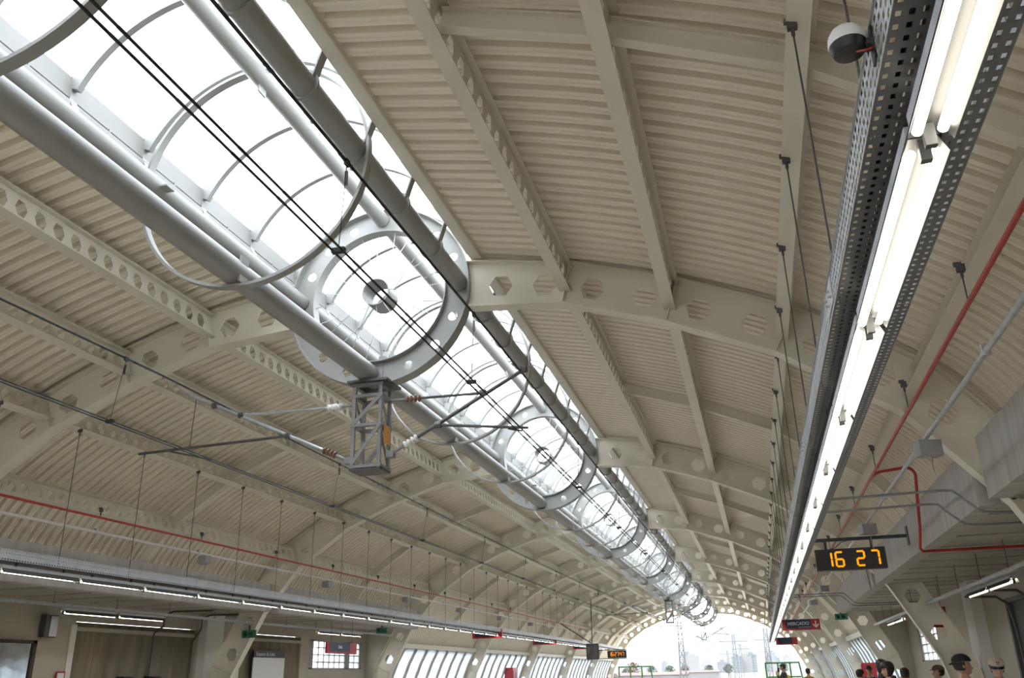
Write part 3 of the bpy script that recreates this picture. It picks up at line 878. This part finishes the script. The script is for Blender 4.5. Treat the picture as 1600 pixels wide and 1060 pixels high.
# ------------------------------------------------------------------ clocks and signs
SEG = {'0': 'abcdef', '1': 'bc', '2': 'abged', '4': 'fgbc', '6': 'afgedc', '7': 'abc'}
def digits(t, text, x0, z0, w_, h_, pitch, y, m_='led'):
    x = x0
    th = w_ * 0.13
    for ch in text:
        if ch == ' ':
            x += pitch * 0.55; continue
        mb = MB()
        if ch == ':':
            mb.box(-.012, .012, 0, .006, h_ * .25, h_ * .36).box(-.012, .012, 0, .006, h_ * .62, h_ * .73)
            link('colon', mb.mesh('colon', m_), t, (x - pitch * 0.15, y, z0)); x += pitch * 0.3; continue
        g = 0.006
        pos = {'a': ((g, h_), (w_ - g, h_)), 'g': ((g, h_ / 2), (w_ - g, h_ / 2)), 'd': ((g, 0), (w_ - g, 0)),
               'f': ((0, h_ - g), (0, h_ / 2 + g)), 'b': ((w_, h_ - g), (w_, h_ / 2 + g)), 'e': ((0, h_ / 2 - g), (0, g)), 'c': ((w_, h_ / 2 - g), (w_, g))}
        for s_ in SEG[ch]:
            a, b = pos[s_]
            mb.bar((a[0], 0.003, a[1]), (b[0], 0.003, b[1]), th * 2, 0.006, (0, 1, 0))
        link('digit', mb.mesh('digit', m_), t, (x, y, z0))
        x += pitch
# platform clock on its wall arm
t = empty('platform_clock', (6.13, 15.05, 3.06))
tag(t, 'digital clock reading 16 27 on a black arm from the right concrete beam', 'clock')
case_ = link('case', MB().box(-.53, .53, -.02, .16, 0, .33).mesh('case', 'black'), t)
digits(case_, '16', -0.40, 0.055, 0.11, 0.22, 0.175, -0.028)
digits(case_, '27', 0.095, 0.055, 0.11, 0.22, 0.22, -0.028)
link('arm', MB().box(-.53, .92, .04, .10, .46, .51).mesh('arm', 'black'), t)
link('wall_bracket', MB().box(.895, .92, -.0, .14, .34, .63).mesh('wall_bracket', 'dark'), t)
for x in (-.35, .35): link('hook', MB().box(x - .02, x + .02, .05, .09, .33, .46).mesh('hook', 'black'), t)
link('cable', MB().tube([(.02, .07, .47), (-.1, .07, .44), (-.2, .06, .36), (-.3, .06, .33)], .006, 6).mesh('cable', 'black'), t)
link('drop_conduit', MB().tube([(.22, .12, 0), (.24, .12, -.3), (.24, .12, -.32)], .012, 6).mesh('drop_conduit', 'mast'), t)

# display screen with a second clock, on a pole from the fifth arch
t = empty('hanging_screen', (-4.45, fr(5), 2.35))
tag(t, 'square display screen hanging on a dark pole from the left roof arch', 'screen')
link('pole', MB().tube([(0, 0, .8), (0.05, 0, 3.2)], 0.03, 8).mesh('pole', 'dark'), t)
link('brace', MB().tube([(-.05, 0, .85), (-1.75, 0, 1.95)], 0.03, 8).mesh('brace', 'dark'), t)
link('casing', MB().box(-.33, .33, -.1, .25, 0, .82).mesh('casing', 'cloth_brown'), t)
link('screen_glass', MB().box(-.29, .29, -.108, -.1, .05, .77).mesh('screen_glass', 'glassdark'), t)
t = empty('hall_clock', (-3.1, fr(5), 2.4))
tag(t, 'small digital clock reading 16:27:47 beside the hanging screen', 'clock')
case_ = link('case', MB().box(-.52, .52, -.02, .16, 0, .38).mesh('case', 'black'), t)
digits(case_, '16:27:47', -0.42, 0.09, 0.085, 0.2, 0.128, -0.028)
link('side_bar', MB().box(-1.02, .52, .04, .1, -.05, -.01).box(-1.02, .5, .04, .1, .40, .44).mesh('side_bar', 'black'), t)

def text_mesh(s_, size, m_, bold=0.0):
    cu = bpy.data.curves.new('lettering', 'FONT')
    cu.body = s_
    cu.size = size
    cu.align_x = 'CENTER'
    cu.align_y = 'CENTER'
    cu.extrude = 0.001
    cu.offset = bold
    ob = bpy.data.objects.new('tmp', cu)
    COL.objects.link(ob)
    dg = bpy.context.evaluated_depsgraph_get()
    me = bpy.data.meshes.new_from_object(ob.evaluated_get(dg))
    bpy.data.objects.remove(ob)
    me.materials.clear()
    me.materials.append(M[m_])
    return me
def sign(x, y, z, wd, h, lab, text=None, sub=None, rz=0, arrow=True, grp='red and navy hanging signs', hang=0.16):
    t = empty('hanging_sign', (x, y, z), rz)
    tag(t, lab, 'sign', grp)
    link('board', MB().box(-wd / 2, wd / 2, -.03, .03, 0, h).mesh('board', 'signred'), t)
    board_ = link('navy_panel', MB().box(-wd * .41, wd * .26, -.034, -.03, h * .16, h).mesh('navy_panel', 'navy'), t)
    if text: link('lettering', text_mesh(text, h * .42, 'signwhite', 0.002), board_, (-wd * .075, -.036, h * .60), (PI / 2, 0, 0))
    if sub: link('lettering', text_mesh(sub, h * .13, 'signwhite'), board_, (wd * .08, -.036, h * .26), (PI / 2, 0, 0))
    if arrow:
        mb = MB().bar((0, 0, .11 * h), (0, 0, .72 * h), .035, .004, (0, 1, 0)).bar((0, 0, .14 * h), (-.085, 0, .42 * h), .035, .004, (0, 1, 0)).bar((0, 0, .14 * h), (.085, 0, .42 * h), .035, .004, (0, 1, 0))
        link('arrow', mb.mesh('arrow', 'signwhite'), t, (wd * .385, -.035, h * .1))
    for s_ in (-1, 1): link('hanger', MB().tube([(s_ * wd * .35, 0, h), (s_ * wd * .35, 0, h + hang)], .006, 5).mesh('hanger', 'dark'), t)
sign(5.95, 31.5, 2.80, 1.2, 0.34, 'red and navy hanging sign reading MERCADO with a down arrow', 'MERCADO', 'NOVO HAMBURGO')
sign(6.0, 53.0, 2.88, 1.15, 0.38, 'small red and navy hanging sign beyond the MERCADO sign', None, None, 0, False)
sign(-5.65, 34.0, 2.98, 1.2, 0.34, 'red and navy sign hanging under the left lamp row, nearest of three', None, None, 0, False)
sign(-5.70, 44.0, 3.0, 1.2, 0.34, 'red and navy sign hanging under the left lamp row, second of three', None, None, 0, False)
sign(-5.70, 54.0, 3.0, 1.2, 0.34, 'red and navy sign hanging under the left lamp row, last of three', None, None, 0, False)
sign(-7.1, 24.2, 2.30, 1.95, 0.30, 'red and navy exit sign in front of the gridded window', 'Sa\u00edda', None, PI / 2, False, None, 0.9)
# sign on the right wall side (seen from its dark back)
sign(8.2, 20.9, 2.36, 0.6, 0.42, 'dark navy sign with red edge beside the right gridded window', None, None, 0.5, False, None, 0.8)
# green emergency exit signs
def exit_sign(x, y, z, lab):
    t = empty('exit_sign', (x, y, z))
    tag(t, lab, 'exit sign', 'green exit signs')
    link('plate', MB().box(-.19, .19, -.02, .02, 0, .18).mesh('plate', 'exit'), t)
    link('pictogram', MB().box(-.13, -.06, -.024, -.02, .04, .14).box(.0, .13, -.024, -.02, .06, .09).box(.0, .11, -.024, -.02, .105, .125).mesh('pictogram', 'side_glass'), t)
    link('bracket', MB().box(-.02, .02, -.01, .01, .18, .30).mesh('bracket', 'dark'), t)
exit_sign(-7.62, 20.06, 2.62, 'green exit sign on the leg of the left roof arch')
exit_sign(-7.2, 27.3, 2.97, 'green exit sign under the left soffit above the gridded window')
exit_sign(7.1, 29.8, 3.0, 'green exit sign at the far end of the right concrete beam')

# left wall furniture
t = empty('route_board', (-8.93, 22.5, 1.1))
tag(t, 'white route diagram board with a purple header on the brown panel', 'notice board')
link('sheet', MB().box(0, .03, 0, 1.7, 0, 1.13).mesh('sheet', 'signwhite'), t)
link('header', MB().box(0, .032, 0, 1.7, 1.13, 1.32).mesh('header', 'navy'), t)
link('lettering', text_mesh('Esquema da Linha', 0.14, 'signwhite'), t, (.034, .62, 1.22), (PI / 2, 0, PI / 2))
link('route_line', MB().box(.03, .033, .18, 1.5, .55, .57).box(.03, .033, .14, .22, .47, .51).box(.03, .033, 1.38, 1.5, .47, .51).mesh('route_line', 'box'), t)
t = empty('poster_case', (-8.98, 11.9, 0.9))
tag(t, 'glazed poster case with dark frame reflecting the hall on the left wall', 'poster case')
link('frame', MB().box(0, .06, 0, 2.75, 0, .06).box(0, .06, 0, 2.75, 1.48, 1.54).box(0, .06, 0, .06, 0, 1.54).box(0, .06, 2.66, 2.75, 0, 1.54).mesh('frame', 'cloth_brown'), t)
link('glass', MB().box(0, .03, .06, 2.66, .06, 1.48).mesh('glass', 'posterglass'), t)
t = empty('junction_trunk', (-8.9, 14.85, 2.5))
tag(t, 'short grey cable trunk on the left wall next to the soffit lamp', 'trunking')
link('trunk', MB().box(-.06, .06, -.16, .16, 0, .42).mesh('trunk', 'dark'), t)
link('lid', MB().box(.06, .07, -.04, .15, .02, .4).mesh('lid', 'galv'), t)
t = empty('safety_notice', (-8.96, 15.42, 1.5))
tag(t, 'small white notice with a red border beside the brown door', 'notice')
link('plate', MB().box(0, .015, -.12, .12, 0, .38).mesh('plate', 'signred'), t)
link('face', MB().box(.015, .018, -.09, .09, .03, .35).mesh('face', 'signwhite'), t)
for i, y in enumerate((17.35, 18.3)):
    t = empty('wall_phone', (-8.95, y, 1.3))
    tag(t, 'black wall phone with a white label on the brown door, %s' % ('nearer' if i == 0 else 'farther'), 'phone', 'wall phones')
    link('body', MB().box(-.1, .16, -.14, .12, 0, .45).box(-.1, .1, -.16, .14, .40, .47).mesh('body', 'black'), t)
    link('label_plate', MB().box(.16, .165, -.02, .1, .2, .42).mesh('label_plate', 'signwhite'), t)
for i, (y, off_) in enumerate(((18.35, .1), (19.85, 0.02))):
    pipe_thing('wall_conduit', [(-7.9, y + .5, 3.2), (-8.7, y + .1, 3.19), (-8.85, y, 3.1), (-8.85, y, 2.86), (-8.93, y - off_ * 2, 2.7), (-8.97, y - .15, 2.55), (-9.0, y - .15, 1.3)], .022, 'dark',
               'dark conduit bending down the left wall over the brown door, %s' % ('nearer' if i == 0 else 'farther'), 'conduit')
for i, y in enumerate((17.6, 16.2)):
    pipe_thing('wall_conduit', [(8.2, y, 2.74), (8.7, y, 2.72), (8.86, y, 2.6), (8.93, y + .1, 2.3), (8.96, y + .15, 1.9), (8.96, y + .15, 0.3)], .022, 'dark',
               'grey conduit bending down the right wall, %s' % ('farther' if i == 0 else 'nearer'), 'conduit')

# ------------------------------------------------------------------ gates at the platform ends
def gate(x0, x1, y, lab):
    t = empty('platform_gate', (x0, y, 0))
    tag(t, lab, 'gate', 'green platform gates')
    W = x1 - x0
    H = 2.1
    xs = (0, W * .33, W * .66)
    for x in xs: link('post', MB().box(x - .05, x + .05, -.05, .05, 0, H).mesh('post', 'green'), t)
    link('slant_post', MB().bar((W - .25, 0, H), (W, 0, 0), .1, .1, (0, 1, 0)).mesh('slant_post', 'green'), t)
    for z in (H - .04, 1.1, .08): link('rail', MB().box(0, W - .2 + .0, -.04, .04, z - .05, z + .05).mesh('rail', 'green'), t)
    link('yellow_sign', MB().box(W * .34, W * .62, -.06, -.05, .75, 1.22).mesh('yellow_sign', 'yellow'), t)
    for i in range(9): link('bar', MB().box(.15 + i * W * .095, .17 + i * W * .095, -.01, .01, .1, 1.1).mesh('bar', 'green'), t)
gate(-6.5, -3.75, 73.0, 'green steel gate with a yellow plate at the end of the left platform')
gate(4.75, 7.35, 70.0, 'green steel gate at the end of the right platform')
t = empty('fire_cabinet', (-8.3, 47.0, 0))
tag(t, 'red cabinet standing before the left side glazing', 'cabinet')
link('body', MB().box(-.2, .25, -.5, .5, 0, 2.0).mesh('body', 'signred'), t)
link('door', MB().box(.25, .27, -.42, .42, .2, 1.85).mesh('door', 'signred'), t)
link('vent', MB().box(.27, .275, -.1, -.02, 1.3, 1.75).box(.27, .275, .08, .16, 1.3, 1.75).mesh('vent', 'black'), t)
t = empty('fire_cabinet', (8.0, 33.0, 0))
tag(t, 'narrow red cabinet standing before the right side glazing', 'cabinet')
link('body', MB().box(-.25, .2, -.25, .25, 0, 1.75).mesh('body', 'signred'), t)
link('door', MB().box(-.27, -.25, -.2, .2, .1, 1.7).mesh('door', 'signred'), t)

# ------------------------------------------------------------------ people
HT = [(0, .016, .058, .0), (.05, .034, .080, .018), (.13, .047, .088, .04), (.22, .055, .089, .066), (.30, .061, .090, .082), (.38, .066, .089, .09), (.46, .069, .086, .095), (.54, .071, .086, .098),
      (.62, .073, .090, .1), (.70, .073, .090, .1), (.78, .070, .084, .096), (.86, .061, .070, .084), (.93, .045, .05, .06), (.975, .026, .03, .036), (1.0, .004, .004, .004)]
HH = 0.228
def headpoint(t_, a, grow=0.0):
    for i in range(len(HT) - 1):
        if HT[i][0] <= t_ <= HT[i + 1][0] or i == len(HT) - 2:
            q = (t_ - HT[i][0]) / (HT[i + 1][0] - HT[i][0])
            q = min(max(q, 0), 1)
            w_, f_, b_ = [HT[i][j] + (HT[i + 1][j] - HT[i][j]) * q for j in (1, 2, 3)]
            break
    c = math.cos(a)
    x = (w_ + grow) * math.sin(a)
    y = (f_ + grow) * c if c > 0 else (b_ + grow) * c
    if grow == 0.0 and c > 0:
        da = abs(a if a < PI else a - 2 * PI)
        if da < 0.24 and .25 < t_ < .55:
            y += (0.026 if da < .1 else 0.010) * max(0, 1 - abs(t_ - .32) / .2)
        if .18 < da < .5 and .44 < t_ < .56: y -= .007
        if da < .25 and .13 < t_ < .24: y += .004
    return Vector((x, y, t_ * HH))
def shell(t0, t1, a0, a1, grow, nt=9, na=20, low=None, low_drop=0.0):
    mb = MB()
    vs = []
    for i in range(nt + 1):
        for j in range(na + 1):
            vs.append(headpoint(t0 + (t1 - t0) * i / nt, a0 + (a1 - a0) * j / na, grow * (1.0 if i < nt else 1.0)) + Vector((0, 0, grow * .6 * i / nt)))
    mb.add(vs, [(i * (na + 1) + j, i * (na + 1) + j + 1, (i + 1) * (na + 1) + j + 1, (i + 1) * (na + 1) + j) for i in range(nt) for j in range(na)])
    return mb
def person(label, x, y, heading, height, skin, top, legs, head_turn=0.0, hair='short', hat=None, glasses=False, lean=0.0, phone=False):
    """heading: 0 faces +y (away from the viewer), measured anticlockwise; head_turn likewise"""
    k = height / 1.75
    V = [(0, 0, .95), (0, .0, 1.13), (0, .01, 1.32), (0, .005, 1.46), (0, .015, 1.56)]
    Rr = [(.15, .11), (.135, .10), (.16, .115), (.075, .07), (.055, .058)]
    E = [(0, 1), (1, 2), (2, 3), (3, 4)]
    def addv(p, r, pa):
        V.append(p); Rr.append(r if isinstance(r, tuple) else (r, r)); E.append((pa, len(V) - 1)); return len(V) - 1
    for s_ in (-1, 1):
        sh = addv((s_ * .175, 0, 1.42), .062, 2)
        if phone and s_ < 0:
            el = addv((s_ * .25, .10, 1.2), .047, sh); wr = addv((s_ * .16, .22, 1.38), .033, el)
            fd = Vector((.2, -.1, .9)).normalized()
        else:
            el = addv((s_ * .225, -.02, 1.14), .047, sh); wr = addv((s_ * .235, .05, .90), .032, el)
            fd = Vector((0, .2, -1)).normalized()
        W = Vector(V[wr])
        pa = addv(tuple(W + fd * .055), (.036, .018), wr)
        Pm = W + fd * .09
        for q, ln in ((-.028, .06), (-.009, .075), (.010, .07), (.028, .055)):
            a = addv(tuple(Pm + Vector((0, q, 0))), .0095, pa)
            b = addv(tuple(Pm + Vector((-s_ * .006, q, 0)) + fd * ln * .55), .0088, a)
            addv(tuple(Pm + Vector((-s_ * .02, q, 0)) + fd * ln), .0075, b)
        th = addv(tuple(W + fd * .04 + Vector((-s_ * .01, .042, 0))), .011, pa)
        addv(tuple(W + fd * .085 + Vector((-s_ * .02, .058, 0))), .009, th)
        hp = addv((s_ * .09, 0, .88), .095, 0); kn = addv((s_ * .10, .015, .50), .062, hp)
        an = addv((s_ * .105, -.02, .10), .042, kn); addv((s_ * .12, .13, .045), (.045, .035), an)
    me = bpy.data.meshes.new('sk')
    me.from_pydata(V, E, [])
    ob = bpy.data.objects.new('sk', me)
    COL.objects.link(ob)
    ob.modifiers.new('s', 'SKIN')
    for i, sv in enumerate(me.skin_vertices[0].data):
        sv.radius = Rr[i]
        sv.use_root = (i == 0)
    sb = ob.modifiers.new('u', 'SUBSURF'); sb.levels = 1; sb.render_levels = 1
    dg = bpy.context.evaluated_depsgraph_get()
    bm_ = bpy.data.meshes.new_from_object(ob.evaluated_get(dg))
    bpy.data.objects.remove(ob)
    mb = MB()
    for p in bm_.polygons:
        pass
    verts = [v.co.copy() for v in bm_.vertices]
    mb.v = [tuple(v) for v in verts]
    for p in bm_.polygons:
        c = sum((verts[i] for i in p.vertices), Vector()) / len(p.vertices)
        hand = abs(c.x) > .19 and c.z < .91 and not phone
        if phone: hand = (c.x < -.1 and c.y > .19 and c.z > 1.34) or (c.x > .19 and c.z < .91)
        if c.z > 1.475 or hand: mi = 0
        elif c.z < .085: mi = 3
        elif c.z < .93 and abs(c.x) < .2: mi = 2
        else: mi = 1
        mb.f.append(tuple(p.vertices)); mb.mi.append(mi)
    # head, turned and seated on the neck, part of the same mesh
    HM = Matrix.Translation((0, .012, 1.522)) @ Matrix.Rotation(head_turn, 4, 'Z') @ Matrix.Rotation(lean, 4, 'X')
    na, ntt = 28, 22
    vs = [HM @ headpoint(i / ntt, 2 * PI * j / na) for i in range(ntt + 1) for j in range(na)]
    mb.m = 0
    mb.add(vs, [(i * na + j, i * na + (j + 1) % na, (i + 1) * na + (j + 1) % na, (i + 1) * na + j) for i in range(ntt) for j in range(na)])
    def blob(c, r, mi):
        q = MB()
        q.lathe([(.01 * r[0], -r[2]), (.7 * r[0], -.7 * r[2]), (r[0], 0), (.7 * r[0], .7 * r[2]), (.01 * r[0], r[2])], n=10)
        mb.m = mi
        mb.add([HM @ (Vector((v[0], v[1] * r[1] / r[0], v[2])) + Vector(c)) for v in q.v], q.f)
    for s_ in (-1, 1):
        blob((s_ * .072, -.012, .45 * HH), (.010, .020, .032), 0)
        blob((s_ * .030, .074, .50 * HH), (.013, .010, .007), 4)
    blob((0, .083, .19 * HH), (.022, .008, .006), 5)
    t = empty('person', (x, y, 0), heading)
    t.scale = (k, k, k)
    tag(t, label, 'person', None)
    bmesh_ = mb.mesh('body', [skin, top, legs, 'shoe', 'eye', 'lip'], True)
    link('body', bmesh_, t)
    def child(nm, q, m_):
        q.v = [tuple(HM @ Vector(v)) for v in q.v]
        o = link(nm, q.mesh(nm, m_, True), t)
        sm = o.modifiers.new('th', 'SOLIDIFY'); sm.thickness = .006; sm.offset = 0
        return o
    if hair == 'short':
        q = shell(.58, 1.0, .0, 2 * PI, .010); 
        q2 = shell(.22, .62, PI * .5, PI * 1.5, .010)
        q.add(q2.v, q2.f)
        if hat: q = q2
        child('hair', q, 'hair')
    elif hair == 'long':
        q = shell(.60, 1.0, 0, 2 * PI, .016)
        q2 = shell(.0, .64, PI * .37, PI * 1.63, .018)
        q.add(q2.v, q2.f)
        rows = []
        for i in range(6):
            z = -.035 * i
            rows.append([(Vector((.082 * math.sin(a) * (1 + .06 * i), -.02 - .08 * abs(math.cos(a)) * (1 if math.cos(a) < 0 else -.6) - .004 * i, z + .004))) for a in [PI * .3 + PI * 1.4 * j / 16 for j in range(17)]])
        q.add([v for r in rows for v in r], [(i * 17 + j, i * 17 + j + 1, (i + 1) * 17 + j + 1, (i + 1) * 17 + j) for i in range(5) for j in range(16)])
        child('hair', q, 'hair')
    if hat:
        hm, back = hat
        q = shell(.66, 1.0, 0, 2 * PI, .013, 9, 24)
        cap_ = child('cap', q, hm)
        q = MB()
        d = -1 if back else 1
        row0 = [Vector((.078 * math.sin(a), d * .085 * math.cos(a), (.66 * HH + .004))) for a in [-1.15 + 2.3 * j / 12 for j in range(13)]]
        row1 = [Vector((.082 * math.sin(a), d * (.085 * math.cos(a) + .075 * math.cos(a * 1.2)), (.66 * HH - .004 - .010 * (1 - math.cos(a)) - (.03 if back else 0)))) for a in [-1.15 + 2.3 * j / 12 for j in range(13)]]
        q.add(row0 + row1, [(j, j + 1, 14 + j, 13 + j) for j in range(12)])
        child('cap_peak', q, hm).parent = cap_
        if hm == 'capwhite':
            q = MB()
            for a, b in (((-.018, 0, .018), (0, 0, -.014)), ((.018, 0, .018), (0, 0, -.014)), ((-.02, 0, .016), (.02, 0, .016))):
                q.bar(a, b, .007, .003, (0, 1, 0))
            q.v = [(v[0], v[1] + .106, v[2] + .77 * HH) for v in q.v]
            q.v = [tuple(HM @ Vector(v)) for v in q.v]
            link('emblem', q.mesh('emblem', 'capbrown'), cap_)
    if glasses:
        q = shell(.45, .60, -1.25, 1.25, .010, 3, 20)
        child('sunglasses', q, 'lens')
    if phone:
        link('phone', MB().box(-.115, -.105, .12, .19, 1.47, 1.61).mesh('phone', 'black'), t)
R90 = PI / 2
person('man in a backwards black cap, head in profile to the right', 6.82, 11.8, -R90 * .9, 1.72, 'skin', 'cloth_brown', 'cloth_denim', 0.0, 'short', ('capblack', True))
person('man in an off-white cap and blue mirrored sunglasses facing the viewer', 7.28, 12.2, PI * .93, 1.68, 'skinpale', 'cloth_brown', 'cloth_black', .15, 'short', ('capwhite', False), True, -.15)
person('woman with long dark hair in a black coat, profile to the left', 6.46, 15.4, R90 * 1.1, 1.68, 'skinpale', 'cloth_black', 'cloth_black', .12, 'long', None, False, -.12)
person('dark-haired person right behind the woman in the black coat', 6.5, 16.6, 0.2, 1.72, 'skin', 'cloth_black', 'cloth_denim', 0, 'long')
person('person in a charcoal coat seen from behind beside the woman in black', 6.98, 17.6, -.2, 1.58, 'skin', 'cloth_charcoal', 'cloth_black', 0, 'short')
person('man in a brown peaked cap, looking left under the right window', 7.44, 17.0, R90 * .95, 1.61, 'skin', 'cloth_black', 'cloth_denim', 0, 'short', ('capbrown', False))
person('person in a navy jacket at the left of the platform group', 6.55, 21, -R90 * .5, 1.57, 'skinpale', 'cloth_navy', 'cloth_denim', 0, 'short')
person('person in a black jacket facing the viewer in the platform group', 7.11, 24.5, PI * .95, 1.65, 'skin', 'cloth_black', 'cloth_black', 0, 'short')
person('person in an ochre coat walking away along the right platform', 6.03, 33, .1, 1.62, 'skin', 'cloth_ochre', 'cloth_denim', 0, 'short')
person('person in a grey top holding a phone before the right green gate', 5.3, 36, R90 * .8, 1.80, 'skin', 'cloth_charcoal', 'cloth_denim', 0, 'short', None, False, 0, True)

# ------------------------------------------------------------------ beyond the open end
def lattice_tower(x, y, h, lab):
    t = empty('line_tower', (x, y, -1.05))
    tag(t, lab, 'lattice tower', 'line towers beside the tracks')
    b = .45
    for sx in (-1, 1):
        for sy in (-1, 1):
            link('leg', MB().bar((sx * b, sy * b, 0), (sx * b * .4, sy * b * .4, h), .09, .09, (0, 1, 0)).mesh('leg', 'tower'), t)
    n = int(h / 1.2)
    mb = MB()
    for i in range(n):
        z0, z1 = h * i / n, h * (i + 1) / n
        r0, r1 = b * (1 - .6 * i / n), b * (1 - .6 * (i + 1) / n)
        for sy in (-1, 1):
            mb.bar((-r0, sy * r0, z0), (r1, sy * r1, z1), .05, .05, (0, 1, 0)).bar((r0, sy * r0, z0), (-r1, sy * r1, z1), .05, .05, (0, 1, 0))
        mb.bar((-r0, -r0, z0), (r0, -r0, z0), .05, .05, (0, 1, 0))
    link('bracing', mb.mesh('bracing', 'tower'), t)
    link('cross_arm', MB().bar((-2.6, 0, h * .86), (2.6, 0, h * .86), .09, .12).bar((-2.2, 0, h * .72), (0, 0, h * .84), .06, .06).bar((2.2, 0, h * .72), (0, 0, h * .84), .06, .06).mesh('cross_arm', 'tower'), t)
for i, (x, y, h) in enumerate(((-5.2, 118, 9.5), (5.4, 132, 10.5), (-0.2, 175, 9.0), (6.0, 215, 10.5), (-1.0, 260, 9.5), (-7, 330, 9.5), (6.2, 330, 10), (0.5, 430, 10))):
    lattice_tower(x, y, h, 'lattice tower of the overhead line outside the hall, %s' % ORD[i])
wire(-5.2, 7.0, 86, 330, 0.03, 'feeder wire on the towers left of the tracks outside')
wire(5.5, 8.2, 86, 330, 0.03, 'feeder wire on the towers right of the tracks outside')
def building(x, y, wx, wy, h, m_, lab, grp, roof=None):
    t = empty('building', (x, y, -1.05))
    tag(t, lab, 'building', grp)
    link('walls', MB().box(-wx / 2, wx / 2, -wy / 2, wy / 2, 0, h).mesh('walls', m_), t)
    if roof: link('roof', MB().add([(-wx * .53, -wy * .53, h), (wx * .53, -wy * .53, h), (wx * .53, wy * .53, h), (-wx * .53, wy * .53, h), (-wx * .53, 0, h + wx * .04), (wx * .53, 0, h + wx * .04)],
                                  [(0, 1, 5, 4), (2, 3, 4, 5), (0, 4, 3), (1, 2, 5), (0, 3, 2, 1)]).mesh('roof', roof), t)
    else:
        link('roof_house', MB().box(-wx * .2, wx * .2, -wy * .2, wy * .2, h, h + 3).mesh('roof_house', m_), t)
        bm2 = MB()
        for f_ in range(1, int(h / 3.2)): bm2.box(-wx / 2 - .15, wx / 2 + .15, -wy / 2 - .15, wy / 2 + .15, f_ * 3.2, f_ * 3.2 + .5)
        link('floor_bands', bm2.mesh('floor_bands', 'city1'), t)
rng = random.Random(3)
NTH = [o_.replace('nearest', '').strip() or 'first' for o_ in ORD]
sky_ = sorted((rng.uniform(-.115, .03), rng.uniform(1100, 1900), rng.uniform(9, 30), rng.uniform(9, 18)) for _ in range(22))
for i, (ang, y, h, wd) in enumerate(sky_):
    building(4.58 + ang * y, y, wd, 15, h * y / 1500, 'city1' if i % 2 else 'city2', '%s high-rise block in the hazy city skyline, %s from the left' % ('pale' if i % 2 else 'blue-grey', NTH[i]), 'high-rise blocks of the skyline')
for i, (x, y, wx, h) in enumerate(((-52, 260, 30, 1.6), (-30, 300, 22, 1.9), (-75, 330, 26, 2.2), (-22, 390, 18, 2.4))):
    building(x, y, wx, 16, h, 'city1', 'low shed with a clay roof left of the tracks, %s' % ORD[i], 'low sheds beside the tracks', 'tile')
building(46, 300, 30, 2.5 and 14, 3.0, 'city1', 'low shed with a clay roof right of the tracks', 'low sheds beside the tracks', 'tile')
def tree(x, y, h, m_, lab):
    h *= 0.62
    t = empty('tree', (x, y, -1.05))
    tag(t, lab, 'tree', 'trees beyond the station')
    rg = random.Random(int(x * 13 + y))
    link('trunk', MB().tube([(0, 0, 0), (.1, 0, h * .4), (0, .1, h * .8)], [h * .035, h * .028, h * .012], 7).mesh('trunk', 'bark'), t)
    mb = MB()
    for i in range(420):
        a, u = rg.uniform(0, 2 * PI), rg.random() ** .5
        zz = rg.uniform(-1, 1)
        rr = math.sqrt(max(0, 1 - zz * zz)) * u * h * .42 * (1 + .25 * math.sin(3 * a))
        c = Vector((rr * math.cos(a), rr * math.sin(a), h * .62 + zz * h * .38))
        s_ = h * .05
        d1 = Vector((rg.uniform(-1, 1), rg.uniform(-1, 1), rg.uniform(-1, 1))).normalized() * s_
        d2 = d1.cross(Vector((rg.uniform(-1, 1), rg.uniform(-1, 1), rg.uniform(-1, 1)))).normalized() * s_
        mb.add([c - d1, c + d2, c + d1, c - d2], [(0, 1, 2, 3)])
    f_ = link('foliage', mb.mesh('foliage', m_), t)
    f_['kind'] = 'stuff'
for i, (x, y, h, m_) in enumerate(((-68, 420, 9, 'redleaf'), (-50, 400, 11, 'redleaf'), (-40, 460, 9, 'leaf'), (-30, 430, 7, 'leaf'), (-14, 520, 10, 'leaf'), (-56, 520, 10, 'leaf'), (-84, 480, 11, 'leaf'), (30, 450, 9, 'leaf'), (44, 520, 11, 'leaf'), (-61, 455, 8, 'leaf'), (-36, 500, 10, 'redleaf'), (-22, 480, 9, 'leaf'), (16, 560, 10, 'leaf'))):
    tree(x, y, h, m_, 'tree beyond the tracks in the distance, %s' % (ORD[i] + (' bare one' if m_ == 'redleaf' else ' green one')))
hl = MB()
nx = 60
prev = None
vs = []
for i in range(nx + 1):
    x = -1600 + 3200 * i / nx
    hgt = 95 + 40 * math.sin(i * .23 + 1.2) + 18 * math.sin(i * .71)
    if x > 40: hgt *= max(.45, 1 - (x - 40) / 900)
    vs += [(x, 2900, -2), (x, 3300, hgt), (x, 3900, -2)]
hl.add(vs, [(3 * i, 3 * i + 3, 3 * i + 4, 3 * i + 1) for i in range(nx)] + [(3 * i + 1, 3 * i + 4, 3 * i + 5, 3 * i + 2) for i in range(nx)])
struct(link('hills', hl.mesh('hills', 'hill', True)))
# real haze over the far city
hz = bpy.data.materials.new('haze')
t_, N_, L_ = nt(hz)
N_.remove(N_['Principled BSDF'])
vsn = N_.new('ShaderNodeVolumeScatter')
vsn.inputs['Color'].default_value = (0.93, 0.96, 1.0, 1)
vsn.inputs['Density'].default_value = 0.00010
L_.new(vsn.outputs[0], N_['Material Output'].inputs['Volume'])
o = link('haze', MB().box(-1500, 1500, 240, 3600, -1.0, 210).mesh('haze', hz))
tag(o, 'pale haze hanging over the distant city', 'haze', None, 'stuff')
